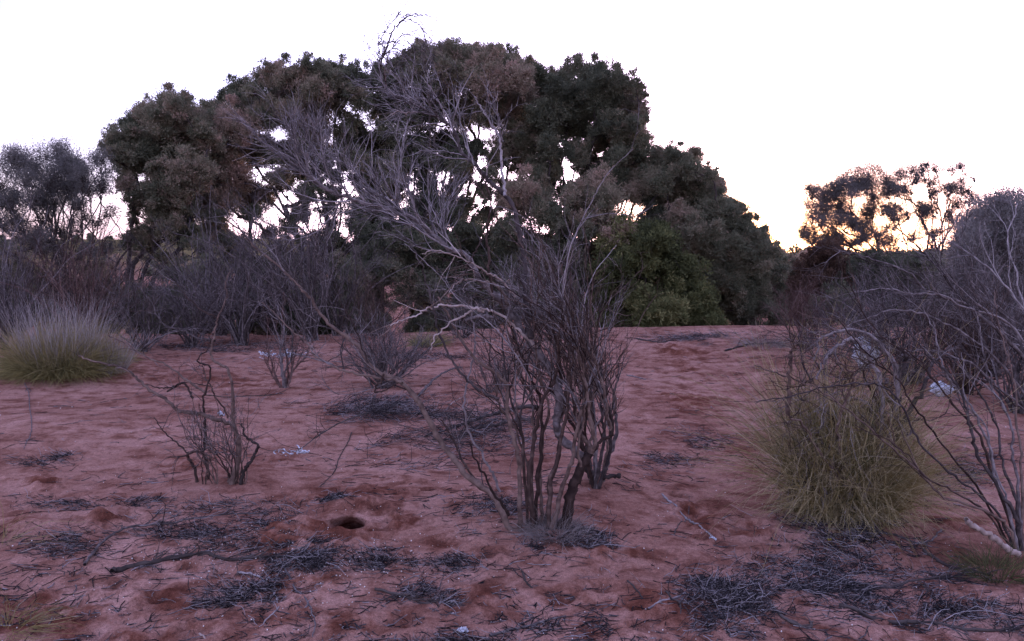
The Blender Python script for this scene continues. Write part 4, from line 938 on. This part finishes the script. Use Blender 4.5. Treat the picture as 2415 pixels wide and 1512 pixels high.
tuft('small bunch of grey dead grass at the root of the large bare shrub', 1305, 1255, 700, .19, 1.4, SEED, .0025, .2, root=.12, droop=.1)

# ------------------------------------------------------------------ sticks and branches on the sand
def lying(label, path, r0, r1, mat, twigs=0, tl=.12, name='fallen_branch', cat='fallen branch', lift=0.0, arch=None, flatten=True, tw2=0):
    p = np.array(path, float)
    P = ground(p[:, 0], p[:, 1]); P = smooth_path(P, 6, r0 * .35)
    n = len(P); s = np.linspace(0, 1, n)
    R = np.linspace(r0, r1, n) * (1 + .12 * rng.normal(size=n))
    P[:, 2] = height(P[:, 0], P[:, 1]) + R * .75 + lift * np.sin(s * math.pi) + .006 * np.abs(vnoise(s * 7 + r0 * 900, s * 0 + p[0, 0]))
    o = P[0] * [1, 1, 1] + [0, 0, -R[0]]
    th = thing(name, label, cat, o) if twigs else None
    g = Geo(); g.tubes(P, R, 7, rng.uniform(.25, .75))
    if not twigs: return tag(g.build(name, mat, None, o), label, cat)
    b = g.build('branch', mat, th)
    t = Geo(); bs, D, rad, tt = shoots(P[None], R[None], twigs, .15, .7)
    D[:, 2] = np.abs(D[:, 2]) * .25 if flatten else np.abs(D[:, 2])
    Q = grow(bs, D, tl * rng.uniform(.4, 1.3, len(bs)), 7, .2, (0, 0, -.03))
    Q[..., 2] = np.maximum(Q[..., 2], height(Q[..., 0], Q[..., 1]) + .002)
    Rq = taper(len(Q), 7, np.minimum(rad * .6, .004), .3); t.tubes(Q, Rq, 4, rng.uniform(.1, .9, len(Q)))
    if tw2:
        bs, D, rad, tt = shoots(Q, Rq, tw2, .1, .7); D[:, 2] *= .4
        Q = grow(bs, D, tl * .5 * rng.uniform(.4, 1.3, len(bs)), 5, .22, (0, 0, -.03)); Q[..., 2] = np.maximum(Q[..., 2], height(Q[..., 0], Q[..., 1]) + .002)
        t.tubes(Q, taper(len(Q), 5, np.minimum(rad * .7, .0025), .3), 3, rng.uniform(.1, .9, len(Q)))
    t.build('twigs', mat, th)
    return th
DARKW = BARK
lying('long blackened branch lying across the lower left sand', [(265,1347),(300,1340),(345,1338),(395,1325),(440,1316),(490,1314),(540,1322),(590,1322),(640,1320),(700,1322),(760,1326)], .0135, .005, DARKW, 22, .22, tw2=4)
lying('slender grey branch curving over the left sand above the blackened one', [(200,1335),(215,1312),(240,1285),(280,1262),(320,1248),(370,1244),(410,1240),(450,1230),(500,1222),(560,1216),(630,1214)], .008, .004, GREYWOOD, 18, .25, lift=.02, tw2=4)
lying('hooked grey stick bent downwards in the lower left', [(560,1350),(600,1358),(625,1375),(645,1400),(656,1425),(652,1440),(630,1460),(610,1475)], .005, .0025, MIDWOOD, 4, .12)
lying('pale grey stick running down to the bottom edge in the lower left', [(660,1325),(680,1360),(700,1390),(722,1415),(735,1440),(742,1470),(738,1505)], .005, .0028, MIDWOOD, 5, .12)
lying('pale straight stick near the bottom edge under the large bare shrub', [(1155,1503),(1200,1490),(1250,1476),(1300,1462),(1345,1448)], .0055, .003, MIDWOOD, 0)
lying('pale thin stick right of the pale straight one', [(1528,1438),(1565,1424),(1600,1412),(1618,1402)], .005, .003, MIDWOOD, 3, .08)
lying('bleached stick with a forked white end on the sand left of the tall tussock', [(1560,1168),(1575,1182),(1598,1202),(1625,1222),(1648,1245),(1668,1262),(1682,1270)], .0075, .005, MIDWOOD, 5, .10)
lying('dark bent stick below the tall tussock', [(1920,1205),(2020,1235),(2070,1255),(2110,1265),(2150,1282),(2190,1280),(2205,1265),(2222,1248)], .007, .005, GREYWOOD, 5, .12)
lying('long grey branch along the lower right sand', [(1940,1385),(2000,1375),(2060,1388),(2130,1382),(2200,1372),(2260,1358),(2310,1340)], .008, .005, GREYWOOD, 16, .2, tw2=3)
lying('dark curved stick running to the small dark green plant', [(2178,1300),(2200,1318),(2230,1336),(2262,1345),(2300,1352),(2340,1360)], .009, .006, DARKW, 5, .12)
lying('dark branch reaching to the lower right corner', [(1980,1430),(2020,1445),(2070,1462),(2140,1468),(2220,1478),(2300,1488),(2400,1492)], .009, .006, DARKW, 12, .2, tw2=3)
lying('thin dark stick above the lower right corner branch', [(2200,1420),(2270,1424),(2340,1436),(2410,1452)], .006, .004, DARKW, 4, .12)
lying('dark curved stick in the lower right, left of the corner branch', [(1815,1430),(1840,1455),(1870,1472),(1905,1482),(1915,1470)], .008, .005, DARKW, 4, .1)
lying('long dark arching branch lying behind the large bare shrub', [(1270,965),(1230,975),(1185,995),(1150,1008),(1110,1020),(1060,1028),(1000,1030)], .024, .008, DARKW, 24, .5, lift=.10, tw2=4, flatten=False)
lying('second dark branch lying behind the large bare shrub, close to the arching one', [(1260,990),(1220,1002),(1170,1020),(1120,1032),(1080,1045),(1020,1040)], .018, .006, DARKW, 18, .45, lift=.06, tw2=4, flatten=False)
lying('straight grey pole leaning across behind the large bare shrub', [(988,935),(1010,918),(1038,895),(1062,880),(1088,868)], .016, .011, GREYWOOD, 0, lift=.05)
lying('drooping dark branch on the sand between the left shrub and the large bare shrub', [(1010,975),(940,985),(880,990),(830,1008),(780,1030),(735,1052),(700,1068)], .010, .004, DARKW, 16, .35, lift=.08, tw2=3, flatten=False)
lying('thin forked twig fallen below the drooping dark branch', [(830,1020),(820,1045),(800,1080),(790,1110),(765,1140),(740,1160)], .005, .002, DARKW, 8, .18, tw2=2)
lying('brown stick lying left of the small reddish shrub', [(395,925),(430,905),(470,908),(500,912)], .010, .006, BROWNWOOD, 4, .25)
lying('long thin stick lying under the small reddish shrub', [(480,933),(540,938),(600,935),(650,930),(690,915)], .008, .004, BROWNWOOD, 4, .2)
lying('pale curved twig standing at the left edge in front of the big tussock', [(58,905),(68,930),(70,960),(75,1000),(70,1030),(55,1060)], .005, .003, GREYWOOD, 0, name='stick', cat='stick')
lying('short white twig on the sand left of the bare shrub stems', [(1060,958),(1075,945),(1095,936)], .006, .003, PALEWOOD, 0, name='stick', cat='stick')
lying('dark stick on the bare crest at the right', [(1500,800),(1540,806),(1570,808),(1590,800)], .014, .008, DARKW, 0, name='stick', cat='stick')
lying('long grey branch lying on the crest right of the low green bush', [(1710,830),(1760,815),(1800,812),(1850,808)], .014, .008, GREYWOOD, 14, .5, tw2=3, flatten=False)
lying('short blue-grey stick on the sand right of the dark broom-like shrub', [(1478,886),(1500,890),(1522,896)], .010, .006, GREYWOOD, 0, name='stick', cat='stick')
lying('thin forked twig on the sand in front of the bleached stick', [(1590,1262),(1600,1240),(1615,1225),(1625,1200),(1625,1170)], .0035, .002, GREYWOOD, 4, .08, name='stick', cat='stick')
lying('dark bent stick lower centre, pointing to the pale straight one', [(1232,1352),(1240,1372),(1255,1390),(1262,1395)], .006, .003, DARKW, 0, name='stick', cat='stick')
lying('dark twig lower right centre beside the reddened sand', [(1480,1375),(1500,1395),(1515,1415)], .005, .003, DARKW, 0, name='stick', cat='stick')
lying('dark twig crossing the reddened sand at the lower right centre', [(1570,1400),(1590,1425),(1605,1440),(1600,1470)], .005, .003, DARKW, 3, .08, name='stick', cat='stick')
lying('long dark twig in the lower centre with a brushy right end', [(885,1392),(930,1402),(970,1415),(1010,1425),(1055,1422)], .007, .004, DARKW, 16, .12, name='fallen_branch', tw2=3)
lying('straw stalk slanting over the sand at the lower left', [(80,1450),(120,1440),(160,1425),(195,1408)], .0035, .002, PALEWOOD, 0, name='stick', cat='stick')
lying('pale stalk near the left edge pointing up to the right', [(50,1310),(80,1296),(110,1280)], .0035, .002, PALEWOOD, 0, name='stick', cat='stick')
lying('short pale stick under the hooked grey stick', [(470,1490),(480,1500),(485,1511)], .004, .003, PALEWOOD, 0, name='stick', cat='stick')
# ------------------------------------------------------------------ heaps of dead twigs
def heap(label, px, py, rx, ry, n, hgt, tl, mat=HEAPWOOD, name='twig_heap'):
    c = ground(np.array(float(px)), np.array(float(py))); sd = int(rng.integers(1e6)); n2 = int(n * 3)
    a = rng.normal(size=(n2, 2)) * .7
    rx *= 1.2; ry *= 1.25
    X = px + a[:, 0] * rx + a[:, 1] * rx * .25 * rng.normal(); Yp = np.minimum(py + a[:, 1] * ry, 1600)
    b = ground(X, Yp); f = 3.2 / tl * .12
    keep = (vnoise(b[:, 0] * f, b[:, 1] * f * 1.6, sd) + .7 * vnoise(b[:, 0] * f * 3, b[:, 1] * f * 3, sd + 1)) * 1.2 - 9 * (np.hypot(b[:, 0] - HOLE[0], (b[:, 1] - HOLE[1]) * .7) < .24) > rng.uniform(-.3, .55, n2) + .05 * (a ** 2).sum(1)
    b = b[keep][:int(n * .75)]; a = a[keep][:int(n * .75)]; n = len(b); q = np.exp(-(a ** 2).sum(1) * 1.6)
    b[:, 2] += rng.uniform(0, 1, n) ** 1.5 * hgt * 1.1 * q + .002
    m0 = rng.uniform(-.5, .5)
    D = rng.normal(size=(n, 3)) * [1, 1, .22] + np.array([1.2 * np.sign(rng.normal()), m0, 0])
    long_ = rng.uniform(size=n) < .06
    P = grow(b, D, tl * rng.uniform(.2, .9, n) * np.where(long_, 2.2, 1), 5, .28, (0, 0, -.03))
    zg = height(P[..., 0], P[..., 1]); P[..., 2] = np.clip(P[..., 2], zg + .0015, zg + hgt * 1.3 + .012)
    g = Geo(); g.tubes(P, taper(n, 5, rng.uniform(.0007, .0019, n) * (1 + c[1] * .08), .5), 3, np.clip(rng.normal(.36, .36, n) + .5 * long_, -.2, 1.2))
    return tag(g.build(name, mat, None, c), label, 'twig heap')
heap('dense dark heap of fine twigs behind the large bare shrub', 930, 1000, 120, 45, 2600, .16, .28, HEAPWOOD)
heap('dark twigs piled at the right end of the heap behind the bare shrub', 1090, 1020, 100, 40, 1400, .12, .28, HEAPWOOD)
heap('grey heap of fine dead twigs right of the blackened branch', 740, 1350, 95, 45, 2000, .05, .13)
heap('dark twig litter below the grey heap at the lower left', 590, 1410, 90, 30, 1300, .03, .12)
heap('loose grey twigs between the slender branch and the blackened branch', 520, 1255, 130, 50, 1500, .03, .14)
heap('dense dark clump of dead twigs at the lower right', 1730, 1405, 95, 50, 2300, .07, .12)
heap('grey twig clump above the dense dark clump at the lower right', 1720, 1350, 90, 25, 1200, .04, .11)
heap('fallen grey twigs spilling from the foot of the tall tussock', 1970, 1290, 110, 55, 1900, .05, .14)
heap('grey twigs around the long branch in the lower right', 2040, 1390, 130, 35, 1400, .03, .14)
heap('twigs spread at the lower right corner', 2270, 1455, 130, 45, 1100, .03, .14)
heap('dark leafy twigs at the root of the large bare shrub, on its right', 1345, 1285, 55, 30, 1000, .05, .10, HEAPWOOD)
heap('twig litter at the root of the large bare shrub, on its left', 1170, 1190, 55, 35, 700, .03, .11)
heap('band of dark twigs below the burrow, right part', 940, 1325, 90, 20, 1000, .025, .09, HEAPWOOD)
heap('dark twigs at the end of the band, under the bare shrub', 1075, 1330, 45, 18, 500, .025, .09, HEAPWOOD)
heap('twigs at the bottom edge beneath the pale straight stick', 1190, 1508, 110, 18, 900, .03, .10, HEAPWOOD)
heap('small twig clump beside the burrow', 788, 1196, 24, 9, 420, .04, .09)
heap('brushy dark twigs in the lower centre', 1010, 1412, 45, 18, 600, .03, .08, HEAPWOOD)
heap('small dark twig mat on the left sand, above the slender branch', 330, 1185, 38, 9, 260, .02, .12, HEAPWOOD)
heap('thin dark twig mat near the left edge', 165, 1190, 70, 12, 300, .02, .12, HEAPWOOD)
heap('dark twig mat on the left sand, nearest the big tussock', 115, 1080, 40, 14, 300, .03, .14, HEAPWOOD)
heap('grey twig scatter at the left edge', 175, 1280, 60, 22, 420, .02, .12)
heap('dry twigs strewn right of the dark broom-like shrub', 1600, 1060, 110, 30, 800, .02, .16)
heap('grey twigs strewn at the right, below the slanting stems', 2250, 1110, 90, 35, 700, .02, .14)
heap('low grey twigs along the crest at the right', 1680, 800, 110, 8, 700, .08, .3)
heap('grey debris along the left of the crest', 520, 822, 150, 14, 1200, .06, .3)
heap('grey debris on the crest behind the large bare shrub', 1010, 850, 130, 16, 900, .05, .25)
# ------------------------------------------------------------------ loose litter over all the sand
g = Geo(); n = 9000
X = rng.uniform(-60, 2480, n); Yp = 1530 - (1530 - 800) * rng.uniform(0, 1, n) ** 1.15
b = ground(X, Yp)
keep = (vnoise(b[:, 0] / .9, b[:, 1] / .6, 21) + .6 * vnoise(b[:, 0] / .25, b[:, 1] / .2, 22)) - 9 * (np.hypot(b[:, 0] - HOLE[0], (b[:, 1] - HOLE[1]) * .7) < .22) > rng.uniform(-.12, .5, n)
b = b[keep]; n = len(b)
P = grow(b, rng.normal(size=(n, 3)) * [1.3, 1, .08], rng.uniform(.02, .13, n) * (1 + b[:, 1] * .05), 4, .25)
P[..., 2] = height(P[..., 0], P[..., 1]) + .003
g.tubes(P, taper(n, 4, rng.uniform(.0008, .0024, n) * (1 + b[:, 1] * .1), .6), 3, np.clip(rng.normal(.35, .3, n), 0, 1))
tag(g.build('leaf_litter', HEAPWOOD), 'loose twigs and leaf litter strewn over the red sand', 'leaf litter', kind='stuff')
g = Geo(); n = 2600
X = np.concatenate([rng.normal(700, 170, 1100), rng.uniform(0, 2415, n - 1100)]); Yp = np.concatenate([rng.normal(1310, 45, 1100), rng.uniform(850, 1520, n - 1100)])
b = ground(X, np.clip(Yp, 830, 1560)); b[:, 2] += .004
rad = rng.uniform(.0012, .0035, n) * (.7 + b[:, 1] * .07)
d = norm(rng.normal(size=(n, 3)) * [1, 1, .5]); s = norm(np.cross(d, rng.normal(size=(n, 3))))
P = np.stack([b - d * rad[:, None] * 1.1, b - d * rad[:, None] * .5, b + d * rad[:, None] * .5, b + d * rad[:, None] * 1.1], 1)
g.tubes(P, rad[:, None] * np.array([.35, 1, .95, .3]), 5, np.clip(rng.normal(.55, .3, n), 0, 1))
PEB = wood('pale_grit', (.12, .08, .065), (.27, .20, .17), (.62, .58, .54), 60)
tag(g.build('gravel', PEB), 'pale grit and small stones scattered on the red sand', 'gravel', kind='stuff')
# ------------------------------------------------------------------ white scraps, flower
m_, N, L, out = material('white_scrap')
tc = N('TexCoord'); n1 = N('TexNoise'); n1.inputs['Scale'].default_value = 40; L(tc.outputs['Object'], n1.inputs['Vector'])
r = ramp(N, [(.3, (.24, .25, .28)), (.7, (.55, .58, .62))]); L(n1.outputs['Fac'], r.inputs['Fac'])
b_ = N('BsdfPrincipled'); b_.inputs['Roughness'].default_value = .6; L(r.outputs['Color'], b_.inputs['Base Color']); L(b_.outputs[0], out.inputs['Surface'])
WHITE = m_
def scrap(label, px, py, w, h, n=7, Y=None, name='litter_scrap', rag=1.0, cat='litter'):
    """a crumpled sheet with torn edges"""
    c = ground(np.array(float(px)), np.array(float(py)))
    u, v = np.meshgrid(np.linspace(-1, 1, 15), np.linspace(-1, 1, 9)); g = Geo()
    for k in range(n):
        cx, cy = (rng.normal(size=2) * [.45, .35] if n > 1 else (0, 0)); sx, sy = w * rng.uniform(.04, .14), w * rng.uniform(.02, .07)
        if n == 1: sx, sy = w * .5, w * .32
        ang = rng.normal() * .5
        e = 1 + .35 * rag * vnoise(u * 2.3 + k * 9, v * 2.3, 31 + k)
        x = (u * math.cos(ang) - v * .5 * math.sin(ang)) * sx * e + cx * w; y = (u * math.sin(ang) + v) * sy * e + cy * w * .4
        z = h * (.35 + vnoise(u * 1.6 + k * 5, v * 1.6, 51 + k) + .7 * vnoise(u * 4 + k, v * 4, 61 + k))
        P = np.stack([x + c[0], y + c[1], z], -1)
        P[..., 2] = height(P[..., 0], P[..., 1]) + np.maximum(z, .003)
        top = P; bot = P - np.array([0, 0, .0015]); i = np.arange(15 * 9).reshape(9, 15)
        q = np.stack([i[:-1, :-1], i[:-1, 1:], i[1:, 1:], i[1:, :-1]], -1).reshape(-1, 4)
        ed = np.concatenate([i[0, :], i[1:, -1], i[-1, -2::-1], i[-2:0:-1, 0]]); ed2 = np.roll(ed, -1)
        g.add(np.concatenate([top.reshape(-1, 3), bot.reshape(-1, 3)]), np.concatenate([q, q[:, ::-1] + 135, np.stack([ed2, ed, ed + 135, ed2 + 135], -1)]), .5)
    return tag(g.build(name, WHITE, None, c), label, cat)
def shreds(label, px, py, w, n):
    """torn curling strips lying together"""
    c = ground(np.array(float(px)), np.array(float(py))); g = Geo()
    b = c + rng.normal(size=(n, 3)) * [w * .26, w * .22, 0]; b[:, 2] = height(b[:, 0], b[:, 1]) + .003
    P = grow(b, rng.normal(size=(n, 3)) * [1, .7, .25], w * rng.uniform(.06, .3, n), 9, .35, (0, 0, -.06))
    zg = height(P[..., 0], P[..., 1]); P[..., 2] = np.clip(P[..., 2], zg + .002, zg + w * .12)
    Wd = w * rng.uniform(.015, .055, (n, 1)) * (1 + .5 * rng.normal(size=(n, 9)) * .4)
    g.blades(P, np.abs(Wd), .5)
    return tag(g.build('litter_scrap', WHITE, None, c), label, 'litter')
shreds('white torn scraps strewn in a line by the small reddish shrub', 662, 838, .62, 60)
shreds('tangle of white torn strips caught under the drooping dark branch', 698, 1068, .26, 46)
scrap('small white crumpled scrap by the contorted left shrub', 521, 980, .075, .05, 1)
scrap('small white scrap near the bottom edge under the large bare shrub', 1092, 1490, .045, .025, 1)
scrap('tiny white end piece lying by the bleached forked stick', 1682, 1274, .035, .02, 1)
def bag(label, px, py, Y, w, h):
    c = onground(at(np.array(float(px)), np.array(float(py)), Y)[0], Y)
    u, v = np.meshgrid(np.linspace(0, 2 * math.pi, 25)[:-1], np.linspace(0, 1, 12)); g = Geo()
    rr = np.sin(np.pi * np.clip(v * .93 + .05, 0, 1)) ** .7 * (1 + .7 * vnoise(u * 1.5, v * 5, 71) + 1.1 * vnoise(u * 4, v * 9, 72))
    P = np.stack([np.cos(u) * rr * w / 2, np.sin(u) * rr * w / 3, v * h * (1 + .25 * vnoise(u, v * 2, 73))], -1) + c
    i = np.arange(24 * 12).reshape(12, 24); j = np.roll(i, -1, 1)
    g.add(P, np.stack([i[:-1], j[:-1], j[1:], i[1:]], -1), .5)
    return tag(g.build('plastic_bag', WHITE, None, c), label, 'plastic bag')
bag('white crumpled plastic bag behind the tall right tussock', 2040, 800, 10.3, .26, .44)
bag('greyish white crumpled bag under the slanting stems at the right', 2222, 850, 8.4, .2, .16)
FLOW = leafmat('yellow_petal', [(0, (.45, .36, .02)), (1, (.65, .52, .04))])
p = ground(np.array(1957.), np.array(1287.)); g = Geo()
a = np.arange(7) * 2 * math.pi / 7
g.leaves(np.repeat(p[None] + [0, 0, .03], 7, 0), np.stack([np.cos(a), np.sin(a), np.full(7, .35)], -1), .016, .009, .5)
tag(g.build('flower', FLOW, None, p), 'tiny yellow flower among the grey twigs below the tall tussock', 'flower')
for ob in bpy.data.objects:
    if '_o' in ob: del ob['_o']
